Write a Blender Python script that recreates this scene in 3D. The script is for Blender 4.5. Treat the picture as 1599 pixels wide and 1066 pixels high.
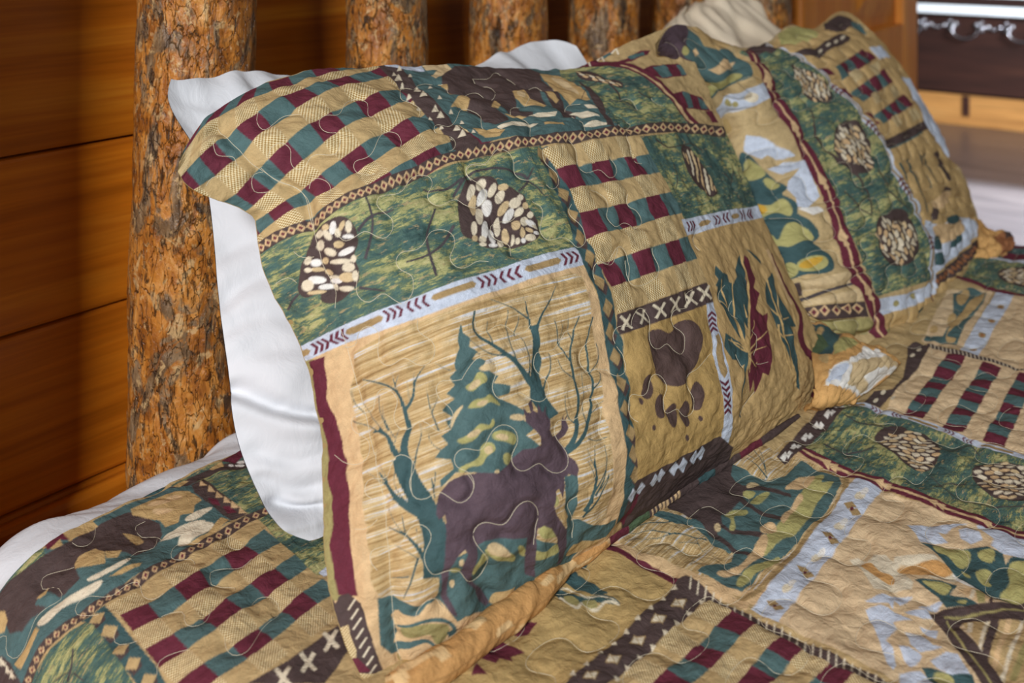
import bpy, math, random
import numpy as np

# ------------------------------------------------------------------ scene, camera, light
for o in list(bpy.data.objects):
    bpy.data.objects.remove(o)
scn = bpy.context.scene
C = scn.collection
F, YH, CX = 1750.0, -130.0, 799.5          # focal length in pixels, horizon row, centre column
ANG = math.radians(37.6)                   # headboard direction against the view axis
SA, CA = math.sin(ANG), math.cos(ANG)
H = 0.60                                   # camera height above the bed top
CAM = np.array([-0.747, -1.010, 1.25])
BED = CAM[2] - H

cam_d = bpy.data.cameras.new('camera')
cam_d.sensor_width = 36
cam_d.lens = F / 1599 * 36
cam_d.shift_y = -(533 - YH) / 1599
cam_d.clip_start = 0.05
cam_d.dof.use_dof = True
cam_d.dof.focus_distance = 1.13
cam_d.dof.aperture_fstop = 5.2
cam = bpy.data.objects.new('camera', cam_d)
cam.location = CAM
cam.rotation_euler = (math.pi / 2, 0, -(math.pi / 2 - ANG))
C.objects.link(cam)
scn.camera = cam

w = bpy.data.worlds.new('world')
scn.world = w
w.use_nodes = True
w.node_tree.nodes['Background'].inputs[0].default_value = (1.0, 0.93, 0.84, 1)
w.node_tree.nodes['Background'].inputs[1].default_value = 0.09

def area(name, loc, target, sx, sy, power, col):
    d = bpy.data.lights.new(name, 'AREA')
    d.shape = 'RECTANGLE'
    d.size, d.size_y, d.energy, d.color = sx, sy, power, col
    o = bpy.data.objects.new(name, d)
    o.location = loc
    v = np.array(target) - np.array(loc)
    from mathutils import Vector
    o.rotation_euler = Vector(v).to_track_quat('-Z', 'Y').to_euler()
    C.objects.link(o)
    return o

area('window_daylight_left', (-3.5, -2.05, 2.75), (0.1, 0.1, 0.9), 0.5, 0.7, 262, (0.97, 0.98, 1.0))
area('foot_fill', (-0.6, -3.4, 2.0), (0.4, -0.2, 0.7), 1.6, 1.3, 14, (0.84, 0.93, 1.0))  # added cool fill light beyond the foot of the bed, not a real window
area('window_daylight_far', (4.4, -1.9, 1.9), (5.6, 0.45, 0.3), 1.3, 1.2, 95, (0.80, 0.90, 1.0)).data.spread = math.radians(75)
sd = bpy.data.lights.new('sunbeam_far_window', 'SPOT')
sd.energy, sd.color, sd.spot_size, sd.spot_blend, sd.shadow_soft_size = 24000, (0.42, 0.68, 1.0), math.radians(19), 0.5, 0.05
so = bpy.data.objects.new('sunbeam_far_window', sd)
so.location = (4.5, -3.2, 2.6)
from mathutils import Vector
so.rotation_euler = (Vector((4.15, 0.15, 0)) - Vector(so.location)).to_track_quat('-Z', 'Y').to_euler()
C.objects.link(so)

vs = scn.view_settings
vs.view_transform = 'Standard'
vs.look = 'None'
vs.gamma = 1
vs.use_curve_mapping = False
vs.exposure = -0.30

# ------------------------------------------------------------------ helpers
def ray(px, py):
    """direction (unit forward depth) of a photo pixel, in world axes"""
    px = np.asarray(px, float); py = np.asarray(py, float)
    r = (px - CX) / F
    z = -(py - YH) / F
    return np.stack([SA * r + CA, -CA * r + SA, z], -1)

def project(P):
    d = P - CAM
    r = SA * d[..., 0] - CA * d[..., 1]
    f = CA * d[..., 0] + SA * d[..., 1]
    return np.stack([CX + F * r / f, YH - F * d[..., 2] / f], -1)

def on_z(px, py, z=BED):
    d = ray(px, py)
    t = (z - CAM[2]) / d[..., 2]
    return CAM + d * t[..., None]

def on_y(px, py, y):
    d = ray(px, py)
    t = (y - CAM[1]) / d[..., 1]
    return CAM + d * t[..., None]

def on_plane(px, py, P0, n, b):
    d = ray(px, py)
    t = (np.dot(P0 - CAM, n) + b) / (d @ n)
    return CAM + d * t[..., None]

def spline(tk, P, t):
    """natural cubic spline through P (k, ...) at knots tk, evaluated at t"""
    tk = np.asarray(tk, float); P = np.asarray(P, float); t = np.asarray(t, float)
    k = len(tk); sh = P.shape[1:]
    Q = P.reshape(k, -1)
    if k == 2:
        w_ = ((t - tk[0]) / (tk[1] - tk[0]))[:, None]
        return (Q[0] * (1 - w_) + Q[1] * w_).reshape((len(t),) + sh)
    h = np.diff(tk)
    A = np.zeros((k, k)); B = np.zeros((k, Q.shape[1]))
    A[0, 0] = A[-1, -1] = 1
    for i in range(1, k - 1):
        A[i, i - 1], A[i, i], A[i, i + 1] = h[i - 1], 2 * (h[i - 1] + h[i]), h[i]
        B[i] = 6 * ((Q[i + 1] - Q[i]) / h[i] - (Q[i] - Q[i - 1]) / h[i - 1])
    M = np.linalg.solve(A, B)
    i = np.clip(np.searchsorted(tk, t) - 1, 0, k - 2)
    a = (t - tk[i])[:, None]; b = (tk[i + 1] - t)[:, None]; hh = h[i][:, None]
    R = (M[i] * b ** 3 + M[i + 1] * a ** 3) / (6 * hh) + (Q[i] / hh - M[i] * hh / 6) * b + (Q[i + 1] / hh - M[i + 1] * hh / 6) * a
    return R.reshape((len(t),) + sh)

def arc(P):
    s = np.concatenate([[0], np.cumsum(np.linalg.norm(np.diff(P, axis=0), axis=1))])
    return s / s[-1]

def resample(P, n):
    P = np.asarray(P, float)
    D = spline(arc(P), P, np.linspace(0, 1, 200))
    s = arc(D)
    t = np.linspace(0, 1, n)
    return np.stack([np.interp(t, s, D[:, i]) for i in range(P.shape[1])], -1)

def _hash(i, j, seed):
    n = (i.astype(np.int64) * 374761393 + j.astype(np.int64) * 668265263 + seed * 1442695041) & 0xFFFFFFFF
    n = ((n ^ (n >> 13)) * 1274126177) & 0xFFFFFFFF
    return ((n ^ (n >> 16)) & 0xFFFF) / 65535.0

def vnoise(x, y, seed=0):
    x = np.asarray(x, float); y = np.asarray(y, float)
    i = np.floor(x); j = np.floor(y)
    a = x - i; b = y - j
    a = a * a * a * (a * (a * 6 - 15) + 10); b = b * b * b * (b * (b * 6 - 15) + 10)
    i = i.astype(np.int64); j = j.astype(np.int64)
    return ((_hash(i, j, seed) * (1 - a) + _hash(i + 1, j, seed) * a) * (1 - b)
            + (_hash(i, j + 1, seed) * (1 - a) + _hash(i + 1, j + 1, seed) * a) * b) * 2 - 1

def fbm(x, y, oct=3, seed=0):
    v = 0; am = 1; fr = 1
    for k in range(oct):
        v = v + am * vnoise(x * fr, y * fr, seed + k * 17)
        am *= 0.5; fr *= 2
    return v

def lin(c):
    c = np.asarray(c, float) / 255.0
    return np.where(c <= 0.04045, c / 12.92, ((c + 0.055) / 1.055) ** 2.4)

def blur(a, s):
    r = int(max(1, round(s * 2.5)))
    k = np.exp(-0.5 * (np.arange(-r, r + 1) / s) ** 2); k /= k.sum()
    for ax in (0, 1):
        p = [(0, 0), (0, 0)]; p[ax] = (r, r)
        b = np.pad(a, p, mode='edge')
        out = np.zeros_like(a)
        n = a.shape[ax]
        for q, wk in enumerate(k):
            out += wk * (b[q:q + n] if ax == 0 else b[:, q:q + n])
        a = out
    return a

# ---- objects
def link(o, parent=None):
    C.objects.link(o)
    if parent is not None:
        o.parent = parent
    return o

def tag(o, label=None, cat=None, group=None, kind=None):
    if label: o['label'] = label
    if cat: o['category'] = cat
    if group: o['group'] = group
    if kind: o['kind'] = kind
    return o

def empty(name, loc):
    o = bpy.data.objects.new(name, None)
    o.location = loc
    o.empty_display_size = 0.05
    return link(o)

def mesh_obj(name, V, Fc, mat, parent=None, smooth=True, loc=None):
    """vertices in world coordinates; loc (or the parent's location) becomes the origin"""
    V = np.asarray(V, float).reshape(-1, 3)
    gp = np.zeros(3); q = parent
    while q is not None:
        gp = gp + np.array(q.location); q = q.parent
    off = np.array(loc, float) if loc is not None else gp
    me = bpy.data.meshes.new(name)
    if isinstance(Fc, np.ndarray):
        n, k = Fc.shape
        me.vertices.add(len(V)); me.vertices.foreach_set('co', (V - off).ravel())
        me.loops.add(n * k); me.loops.foreach_set('vertex_index', Fc.ravel().astype(np.int32))
        me.polygons.add(n)
        me.polygons.foreach_set('loop_start', np.arange(0, n * k, k, dtype=np.int32))
        me.polygons.foreach_set('loop_total', np.full(n, k, dtype=np.int32))
        me.update(calc_edges=True)
    else:
        me.from_pydata((V - off).tolist(), [], Fc)
    if smooth:
        me.polygons.foreach_set('use_smooth', np.ones(len(me.polygons), bool))
    me.materials.append(mat)
    o = bpy.data.objects.new(name, me)
    link(o, parent)
    o.location = off - gp if parent is not None else off
    return o

def grid_faces(nv, nu, wrap=False, flip=False):
    I = np.arange(nv * nu).reshape(nv, nu)
    if wrap:
        I = np.concatenate([I, I[:, :1]], 1)
    q = np.stack([I[:-1, :-1], I[:-1, 1:], I[1:, 1:], I[1:, :-1]], -1).reshape(-1, 4)
    return q[:, ::-1].copy() if flip else q

def box(name, lo, hi, mat, parent=None, bev=0.0, loc=None):
    (x0, y0, z0), (x1, y1, z1) = lo, hi
    if bev <= 0:
        V = [(x, y, z) for z in (z0, z1) for y in (y0, y1) for x in (x0, x1)]
        Fc = [(0, 2, 3, 1), (4, 5, 7, 6), (0, 1, 5, 4), (2, 6, 7, 3), (0, 4, 6, 2), (1, 3, 7, 5)]
        return mesh_obj(name, V, Fc, mat, parent, False, loc)
    import bmesh
    bm = bmesh.new()
    bmesh.ops.create_cube(bm, size=1)
    for v in bm.verts:
        v.co = ((x0 + x1) / 2 + v.co.x * (x1 - x0), (y0 + y1) / 2 + v.co.y * (y1 - y0), (z0 + z1) / 2 + v.co.z * (z1 - z0))
    bmesh.ops.bevel(bm, geom=bm.edges[:], offset=bev, segments=2, profile=0.6, affect='EDGES')
    bm.verts.index_update()
    V = [tuple(v.co) for v in bm.verts]; Fc = [[v.index for v in f.verts] for f in bm.faces]
    bm.free()
    return mesh_obj(name, V, Fc, mat, parent, False, loc)

def tube(P, R, n=8, caps=True):
    """verts, faces of a tube along P with radius R (scalar or array)"""
    P = np.asarray(P, float); k = len(P)
    R = np.full(k, R) if np.isscalar(R) else np.asarray(R)
    T = np.gradient(P, axis=0); T /= np.linalg.norm(T, axis=1)[:, None] + 1e-12
    ref = np.array([0.0, 0.0, 1.0])
    if abs(T[:, 2]).mean() > 0.8: ref = np.array([1.0, 0, 0])
    A = np.cross(T, ref); A /= np.linalg.norm(A, axis=1)[:, None] + 1e-12
    B = np.cross(T, A)
    th = np.linspace(0, 2 * math.pi, n, endpoint=False)
    V = P[:, None] + R[:, None, None] * (A[:, None] * np.cos(th)[None, :, None] + B[:, None] * np.sin(th)[None, :, None])
    return V.reshape(-1, 3), grid_faces(k, n, wrap=True)

# ---- materials
def new_mat(name):
    m = bpy.data.materials.new(name)
    m.use_nodes = True
    nt = m.node_tree
    return m, nt, nt.nodes['Principled BSDF']

def node(nt, typ, **kw):
    n = nt.nodes.new(typ)
    for k, v in kw.items():
        if k == 'inp':
            for a, b in v.items():
                n.inputs[a].default_value = b
        else:
            setattr(n, k, v)
    return n

def ramp(nt, fac, stops):
    r = nt.nodes.new('ShaderNodeValToRGB')
    el = r.color_ramp.elements
    while len(el) > 1: el.remove(el[-1])
    for i, (p, c) in enumerate(stops):
        e = el[0] if i == 0 else el.new(p)
        e.position = p
        e.color = (c, c, c, 1) if np.isscalar(c) else tuple(lin(c)) + (1,)
    nt.links.new(fac, r.inputs[0])
    return r.outputs[0]

def mix(nt, fac, a, b, blend='MIX'):
    m = nt.nodes.new('ShaderNodeMix')
    m.data_type = 'RGBA'; m.blend_type = blend
    for s, v in ((0, fac), (6, a), (7, b)):
        if hasattr(v, 'links') or isinstance(v, bpy.types.NodeSocket):
            nt.links.new(v, m.inputs[s])
        elif s == 0: m.inputs[0].default_value = v
        else: m.inputs[s].default_value = v if len(v) == 4 else tuple(v) + (1,)
    return m.outputs[2]

def mapped(nt, vec, scale, rot=(0, 0, 0), loc=(0, 0, 0)):
    m = nt.nodes.new('ShaderNodeMapping')
    m.inputs['Scale'].default_value = scale
    m.inputs['Rotation'].default_value = rot
    m.inputs['Location'].default_value = loc
    nt.links.new(vec, m.inputs['Vector'])
    return m.outputs[0]

def noise(nt, vec, scale, detail=4, rough=0.55, dist=0.0):
    n = node(nt, 'ShaderNodeTexNoise', inp={'Scale': scale, 'Detail': detail, 'Roughness': rough, 'Distortion': dist})
    nt.links.new(vec, n.inputs['Vector'])
    return n.outputs['Fac']

def bump(nt, bsdf, h, strength, dist, prev=None):
    b = node(nt, 'ShaderNodeBump', inp={'Strength': strength, 'Distance': dist})
    nt.links.new(h, b.inputs['Height'])
    if prev is not None: nt.links.new(prev, b.inputs['Normal'])
    nt.links.new(b.outputs[0], bsdf.inputs['Normal'])
    return b.outputs[0]

def objcoord(nt):
    return nt.nodes.new('ShaderNodeTexCoord').outputs['Object']

def wood_mat(name, axis, cols, rough=0.38, scale=1.0):
    """planed boards: grain runs along axis (0, 1 or 2)"""
    m, nt, b = new_mat(name)
    g = nt.nodes.new('ShaderNodeNewGeometry').outputs['Position']
    oi = nt.nodes.new('ShaderNodeObjectInfo').outputs['Random']
    sep = node(nt, 'ShaderNodeVectorMath', operation='ADD')
    nt.links.new(g, sep.inputs[0])
    cmb = nt.nodes.new('ShaderNodeCombineXYZ')
    mul = node(nt, 'ShaderNodeMath', operation='MULTIPLY', inp={1: 7.3}); nt.links.new(oi, mul.inputs[0])
    for i in range(3): nt.links.new(mul.outputs[0], cmb.inputs[i])
    nt.links.new(cmb.outputs[0], sep.inputs[1])
    s = [14 * scale] * 3; s[axis] = 0.9 * scale
    v = mapped(nt, sep.outputs[0], s)
    n1 = noise(nt, v, 1.0, 5, 0.6, 0.6)
    s2 = [90 * scale] * 3; s2[axis] = 3 * scale
    n2 = noise(nt, mapped(nt, sep.outputs[0], s2), 1.0, 3, 0.6)
    c = ramp(nt, n1, [(0.25, cols[0]), (0.5, cols[1]), (0.75, cols[2])])
    f2 = ramp(nt, n2, [(0.35, 0.0), (0.7, 1.0)])
    c2 = mix(nt, 0.22, c, f2, 'OVERLAY')
    var = ramp(nt, oi, [(0.0, 0.78), (1.0, 1.05)])
    c3 = mix(nt, 1.0, c2, var, 'MULTIPLY')
    nt.links.new(c3, b.inputs['Base Color'])
    b.inputs['Roughness'].default_value = rough
    bump(nt, b, n2, 0.12, 0.002)
    return m

def plain_mat(name, col, rough=0.6, metal=0.0):
    m, nt, b = new_mat(name)
    v = objcoord(nt)
    n1 = noise(nt, v, 30, 3)
    c = mix(nt, n1, tuple(lin(col) * 0.9), tuple(np.clip(lin(col) * 1.1, 0, 1)))
    nt.links.new(c, b.inputs['Base Color'])
    b.inputs['Roughness'].default_value = rough
    b.inputs['Metallic'].default_value = metal
    return m

M_WALL = wood_mat('varnished_cedar_boards', 0, [(160, 80, 12), (198, 110, 22), (222, 138, 38)], 0.34)
M_DOOR = wood_mat('varnished_pine_door', 2, [(184, 106, 36), (208, 130, 48), (224, 150, 64)], 0.45)
M_PINE = wood_mat('pale_pine', 1, [(150, 98, 48), (178, 124, 66), (196, 146, 86)], 0.5)
M_DARK = wood_mat('dark_stained_wood', 1, [(46, 24, 18), (60, 32, 24), (72, 40, 28)], 0.45)
M_FLOOR = wood_mat('dark_floor_boards', 1, [(62, 48, 42), (78, 60, 52), (90, 70, 60)], 0.35)

def bark_mat():
    m, nt, b = new_mat('peeled_log_with_bark')
    tc = objcoord(nt)
    oi = nt.nodes.new('ShaderNodeObjectInfo').outputs['Random']
    add = node(nt, 'ShaderNodeVectorMath', operation='ADD')
    cmb = nt.nodes.new('ShaderNodeCombineXYZ')
    mul = node(nt, 'ShaderNodeMath', operation='MULTIPLY', inp={1: 9.1}); nt.links.new(oi, mul.inputs[0])
    for i in range(3): nt.links.new(mul.outputs[0], cmb.inputs[i])
    nt.links.new(tc, add.inputs[0]); nt.links.new(cmb.outputs[0], add.inputs[1])
    v = add.outputs[0]
    n1 = noise(nt, mapped(nt, v, (1, 1, 0.5)), 44, 7, 0.66, 0.8)
    base = ramp(nt, n1, [(0.28, (92, 52, 20)), (0.42, (150, 88, 30)), (0.54, (190, 122, 48)), (0.7, (214, 158, 90))])
    # grey and tan inner bark patches
    n2 = noise(nt, mapped(nt, v, (1, 1, 0.5), loc=(3, 1, 2)), 22, 6, 0.65, 1.0)
    p2 = ramp(nt, n2, [(0.50, 0.0), (0.56, 1.0)])
    n2b = noise(nt, mapped(nt, v, (1, 1, 0.4)), 60, 4, 0.6, 0.5)
    grey = ramp(nt, n2b, [(0.3, (70, 50, 36)), (0.5, (120, 92, 62)), (0.7, (158, 132, 100))])
    p2b = ramp(nt, noise(nt, mapped(nt, v, (1, 1, 0.6), loc=(1, 8, 3)), 75, 5, 0.7, 0.6), [(0.56, 0.0), (0.62, 0.75)])
    c = mix(nt, p2b, mix(nt, p2, base, grey), tuple(lin((204, 168, 116))))
    # dark flakes and cracks
    n3 = noise(nt, mapped(nt, v, (1.3, 1.3, 0.42), loc=(7, 5, 1)), 58, 7, 0.68, 1.2)
    p3 = ramp(nt, n3, [(0.57, 0.0), (0.63, 0.9)])
    c = mix(nt, p3, c, (0.03, 0.016, 0.009))
    vo = node(nt, 'ShaderNodeTexVoronoi', feature='DISTANCE_TO_EDGE', inp={'Scale': 52.0})
    w1 = mapped(nt, v, (1.2, 1.2, 0.4))
    wn = node(nt, 'ShaderNodeTexNoise', inp={'Scale': 22.0, 'Detail': 4.0})
    nt.links.new(w1, wn.inputs['Vector'])
    wv = node(nt, 'ShaderNodeVectorMath', operation='MULTIPLY_ADD')
    nt.links.new(wn.outputs['Color'], wv.inputs[0]); wv.inputs[1].default_value = (0.09, 0.09, 0.09)
    nt.links.new(w1, wv.inputs[2]); nt.links.new(wv.outputs[0], vo.inputs['Vector'])
    ck = ramp(nt, vo.outputs['Distance'], [(0.0, 1.0), (0.035, 0.0)])
    ckm = node(nt, 'ShaderNodeMath', operation='MULTIPLY', inp={1: 0.45}); nt.links.new(ck, ckm.inputs[0])
    c = mix(nt, ckm.outputs[0], c, (0.03, 0.014, 0.008))
    pit = node(nt, 'ShaderNodeTexVoronoi', inp={'Scale': 120.0})
    nt.links.new(v, pit.inputs['Vector'])
    pp = ramp(nt, pit.outputs['Distance'], [(0.12, 1.0), (0.2, 0.0)])
    ppm = node(nt, 'ShaderNodeMath', operation='MULTIPLY', inp={1: 0.55}); nt.links.new(pp, ppm.inputs[0])
    c = mix(nt, ppm.outputs[0], c, (0.02, 0.01, 0.006))
    nt.links.new(c, b.inputs['Base Color'])
    b.inputs['Roughness'].default_value = 0.36
    h = node(nt, 'ShaderNodeMath', operation='SUBTRACT')
    nt.links.new(n1, h.inputs[0]); nt.links.new(p3, h.inputs[1])
    h2 = node(nt, 'ShaderNodeMath', operation='SUBTRACT')
    nt.links.new(h.outputs[0], h2.inputs[0]); nt.links.new(ck, h2.inputs[1])
    n5 = noise(nt, mapped(nt, v, (1, 1, 0.5)), 110, 4, 0.65)
    pv = bump(nt, b, h2.outputs[0], 0.7, 0.005)
    bump(nt, b, n5, 0.7, 0.004, pv)
    return m
M_BARK = bark_mat()

def white_cloth(name='white_cotton', c0=(208, 210, 214), c1=(220, 222, 226)):
    m, nt, b = new_mat(name)
    v = objcoord(nt)
    n1 = noise(nt, v, 9, 4)
    c = ramp(nt, n1, [(0.3, c0), (0.7, c1)])
    nt.links.new(c, b.inputs['Base Color'])
    b.inputs['Roughness'].default_value = 0.85
    n2 = noise(nt, v, 900, 2)
    n3 = noise(nt, mapped(nt, v, (1, 1, 0.5)), 42, 4, 0.6, 0.8)
    pv = bump(nt, b, n3, 0.25, 0.006)
    bump(nt, b, n2, 0.12, 0.0006, pv)
    return m
M_WHITE = white_cloth()
M_CREAM = white_cloth('cream_cotton', (232, 214, 186), (240, 224, 198))

def print_mat(name):
    """printed quilted cotton: vertex colours say which dye lies where, the nodes give moss, gingham, linen and weave"""
    m, nt, b = new_mat(name)
    col = node(nt, 'ShaderNodeAttribute', attribute_name='dye').outputs['Color']
    msk = node(nt, 'ShaderNodeAttribute', attribute_name='weave').outputs['Color']
    cl = node(nt, 'ShaderNodeAttribute', attribute_name='cloth').outputs['Vector']
    sp = nt.nodes.new('ShaderNodeSeparateColor')
    nt.links.new(msk, sp.inputs[0])
    moss, chk, linen = sp.outputs[0], sp.outputs[1], sp.outputs[2]
    # moss: streaky mottled green with yellow and buff flecks
    n1 = noise(nt, mapped(nt, cl, (60, 190, 1)), 1.0, 8, 0.8, 0.3)
    n1b = noise(nt, mapped(nt, cl, (11, 34, 1), loc=(4, 2, 0)), 1.0, 4, 0.6, 0.3)
    s1 = node(nt, 'ShaderNodeMath', operation='MULTIPLY_ADD', inp={1: 0.55}); nt.links.new(n1, s1.inputs[0])
    s2 = node(nt, 'ShaderNodeMath', operation='MULTIPLY', inp={1: 0.45}); nt.links.new(n1b, s2.inputs[0])
    nt.links.new(s2.outputs[0], s1.inputs[2])
    mossc = ramp(nt, s1.outputs[0], [(0.38, (54, 78, 78)), (0.47, (76, 104, 98)), (0.515, (98, 116, 92)), (0.545, (160, 160, 106)), (0.62, (190, 184, 134))])
    n1c = noise(nt, mapped(nt, cl, (60, 190, 1), loc=(9, 4, 0)), 1.0, 4, 0.7)
    buff = ramp(nt, n1c, [(0.58, 0.0), (0.64, 0.8)])
    mossc = mix(nt, buff, mossc, tuple(lin((170, 152, 112))))
    c = mix(nt, moss, col, mossc)
    # gingham: tiny cream and tan checks
    ck = node(nt, 'ShaderNodeTexChecker', inp={'Scale': 1.0, 'Color1': tuple(lin((222, 206, 164))) + (1,), 'Color2': tuple(lin((160, 128, 76))) + (1,)})
    nt.links.new(mapped(nt, cl, (700, 700, 700), loc=(0, 0, 0.5)), ck.inputs['Vector'])
    c = mix(nt, chk, c, ck.outputs[0])
    # linen: long pale and brown streaks
    n4 = noise(nt, mapped(nt, cl, (10, 300, 1)), 1.0, 6, 0.68, 0.15)
    lc = ramp(nt, n4, [(0.28, (124, 98, 62)), (0.42, (170, 140, 94)), (0.51, (196, 168, 120)), (0.57, (208, 186, 146)), (0.63, (206, 208, 212))])
    c = mix(nt, linen, c, lc)
    # faint mottling and weave
    n5 = noise(nt, cl, 120, 5, 0.7)
    f5 = ramp(nt, n5, [(0.25, 0.80), (0.75, 1.16)])
    c = mix(nt, 1.0, c, f5, 'MULTIPLY')
    n7 = noise(nt, mapped(nt, cl, (1, 1, 1)), 1400, 2, 0.5)
    f7 = ramp(nt, n7, [(0.2, 0.82), (0.8, 1.15)])
    c = mix(nt, 1.0, c, f7, 'MULTIPLY')
    nt.links.new(c, b.inputs['Base Color'])
    b.inputs['Roughness'].default_value = 0.78
    b.inputs['Specular IOR Level'].default_value = 0.18
    n6 = noise(nt, cl, 700, 3, 0.6)
    n8 = noise(nt, cl, 85, 3, 0.6, 0.6)
    pv = bump(nt, b, n8, 0.5, 0.005)
    bump(nt, b, n6, 0.25, 0.0008, pv)
    return m
M_PRINT = print_mat('printed_lodge_cotton')
M_LINING = plain_mat('tan_cotton_lining', (158, 134, 86), 0.85)
M_THREAD = plain_mat('cream_thread', (206, 196, 170), 0.7)
M_IRON = plain_mat('antique_pewter', (150, 146, 150), 0.25, 0.9)

# ------------------------------------------------------------------ the setting
WY = 0.285                                  # room-side face of the plank wall
x_end = float(on_y(1433, 100, WY)[0])       # where the plank wall and door stop
x_door = float(on_y(1243, 100, WY)[0])
floor = box('floor', (-4.5, -4.5, -0.05), (8.0, 4.0, 0.0), M_FLOOR); tag(floor, kind='structure')
wall = box('wall_back', (-3.0, WY + 0.02, 0.0), (x_door, WY + 0.12, 2.6), M_WALL); tag(wall, kind='structure')
seam = [float(on_y(0, y, WY)[2]) for y in (810, 533, 249)]      # heights of three board joints
step = (seam[2] - seam[0]) / 2
zs = [seam[2] + step * k for k in range(-4, 7)]
for k in range(len(zs) - 1):
    z0, z1 = max(zs[k], 0.0), min(zs[k + 1], 2.6)
    if z1 - z0 < 0.02: continue
    box('plank', (-3.0, WY, z0 + 0.0015), (x_door, WY + 0.022, z1 - 0.0015), M_WALL, wall, bev=0.005)
base = box('baseboard_back', (-3.0, WY - 0.02, 0.0), (x_door, WY - 0.0005, seam[0] - 0.004), M_WALL, bev=0.008); tag(base, kind='structure')

# panelled door beside the plank wall
door = empty('door_1', (x_door, WY, 0)); tag(door, kind='structure')
def xd(px): return float(on_y(px, 60, WY)[0])
zp = float(on_y(1380, 44, WY)[2])
box('casing', (x_door + 0.01, WY - 0.015, 0), (xd(1270), WY + 0.10, 2.25), M_DOOR, door, bev=0.01)
box('stile', (xd(1271), WY, 0), (xd(1336), WY + 0.045, 2.1), M_DOOR, door, bev=0.006)
box('stile', (xd(1412), WY, 0), (x_end, WY + 0.045, 2.1), M_DOOR, door, bev=0.006)
for z0, z1 in ((0.0, 0.22), (zp - 0.19, zp), (1.92, 2.1)):
    box('rail', (xd(1336) + 0.0005, WY + 0.001, z0), (xd(1412) - 0.0005, WY + 0.044, z1), M_DOOR, door, bev=0.006)
for z0, z1 in ((0.22, zp - 0.19), (zp, 1.92)):
    x0, x1 = xd(1336), xd(1412)
    V = []
    for ins, yy in ((0, 0.03), (0.03, 0.03), (0.10, 0.008), (0.11, 0.008)):
        V += [(x0 + ins, WY + yy, z0 + ins), (x1 - ins, WY + yy, z0 + ins), (x1 - ins, WY + yy, z1 - ins), (x0 + ins, WY + yy, z1 - ins)]
    Fc = [(4 * k + i, 4 * k + (i + 1) % 4, 4 * k + 4 + (i + 1) % 4, 4 * k + 4 + i) for k in range(3) for i in range(4)] + [(12, 13, 14, 15)]
    mesh_obj('raised_panel', V, Fc, M_DOOR, door, False)

wall_r = box('wall_right', (6.75, -4.0, 0.0), (6.85, 4.0, 2.6), M_WALL); tag(wall_r, kind='structure')

# ------------------------------------------------------------------ dark dresser in the next room
XD = 6.2
dr = empty('dresser', (XD, 0.4, 0.0))
tag(dr, 'dark brown dresser on a pale pine base with ornate pewter pulls', 'dresser')
y0d, y1d = -1.0, 1.45
M_GLARE = plain_mat('white_edge_glare', (246, 248, 250), 0.12)  # white colour standing in for window glare on the dresser edges
box('plinth', (XD + 0.01, y0d, 0.0), (XD + 0.5, y1d, 0.183), M_PINE, dr, bev=0.006)
kn = on_plane(np.array([1508.0]), np.array([165.0]), np.array([XD, 0, 0]), np.array([1.0, 0, 0]), 0.0)[0]
box('knot', (XD + 0.004, kn[1] - 0.02, 0.06), (XD + 0.012, kn[1] + 0.02, 0.18), M_DARK, dr)
box('body', (XD + 0.03, y0d, 0.183), (XD + 0.5, y1d, 0.86), M_DARK, dr)
box('top', (XD - 0.02, y0d - 0.02, 0.86), (XD + 0.52, y1d + 0.02, 0.90), M_DARK, dr, bev=0.008)
def yd(px, py=100):
    return float(on_plane(np.array([px * 1.0]), np.array([py * 1.0]), np.array([XD, 0, 0]), np.array([1.0, 0, 0]), 0.0)[0][1])
for z0, z1 in ((0.195, 0.660), (0.735, 0.845)):
    d = box('drawer', (XD, y0d + 0.02, z0), (XD + 0.03, y1d - 0.02, z1), M_DARK, dr, bev=0.004)
    if z0 < 0.3:
        for px in (1420, 1508, 1597):
            yc = yd(px)
            V, Fc = [], []
            def addv(v, f):
                n0 = sum(len(q) for q in V); V.append(v); Fc.append(f + n0)
            t = np.linspace(0, math.pi, 15)
            P = np.stack([np.full(15, XD - 0.03), yc + 0.075 * np.cos(t), 0.585 - 0.06 * np.sin(t)], -1)
            addv(*tube(P, 0.007, 8))
            for sgn in (-1, 1):          # scalloped backplates
                for (dy, dz, rr) in ((0.085, 0.0, 0.026), (0.125, 0.012, 0.018), (0.06, 0.022, 0.018), (0.09, 0.04, 0.014), (0.155, 0.0, 0.012)):
                    ph = np.linspace(0, math.pi / 2, 5)
                    Q = np.stack([XD - 0.016 * np.sin(ph), np.full(5, yc + sgn * dy), np.full(5, 0.585 + dz)], -1)
                    th = np.linspace(0, 2 * math.pi, 12, endpoint=False)
                    r = rr * np.cos(ph * 0.98)
                    vv = Q[:, None] + np.stack([np.zeros((5, 12)), r[:, None] * np.cos(th), r[:, None] * np.sin(th)], -1)
                    addv(vv.reshape(-1, 3), grid_faces(5, 12, wrap=True))
            mesh_obj('drawer_pull', np.concatenate(V), np.concatenate(Fc), M_IRON, d)
for z0, z1 in ((0.668, 0.722), (0.775, 0.80)):  # added white strips that imitate daylight reflected along the drawer edges
    box('edge_glare_strip', (XD - 0.035, y0d, z0), (XD + 0.02, yd(1432), z1), M_GLARE, dr, bev=0.006)

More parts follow.
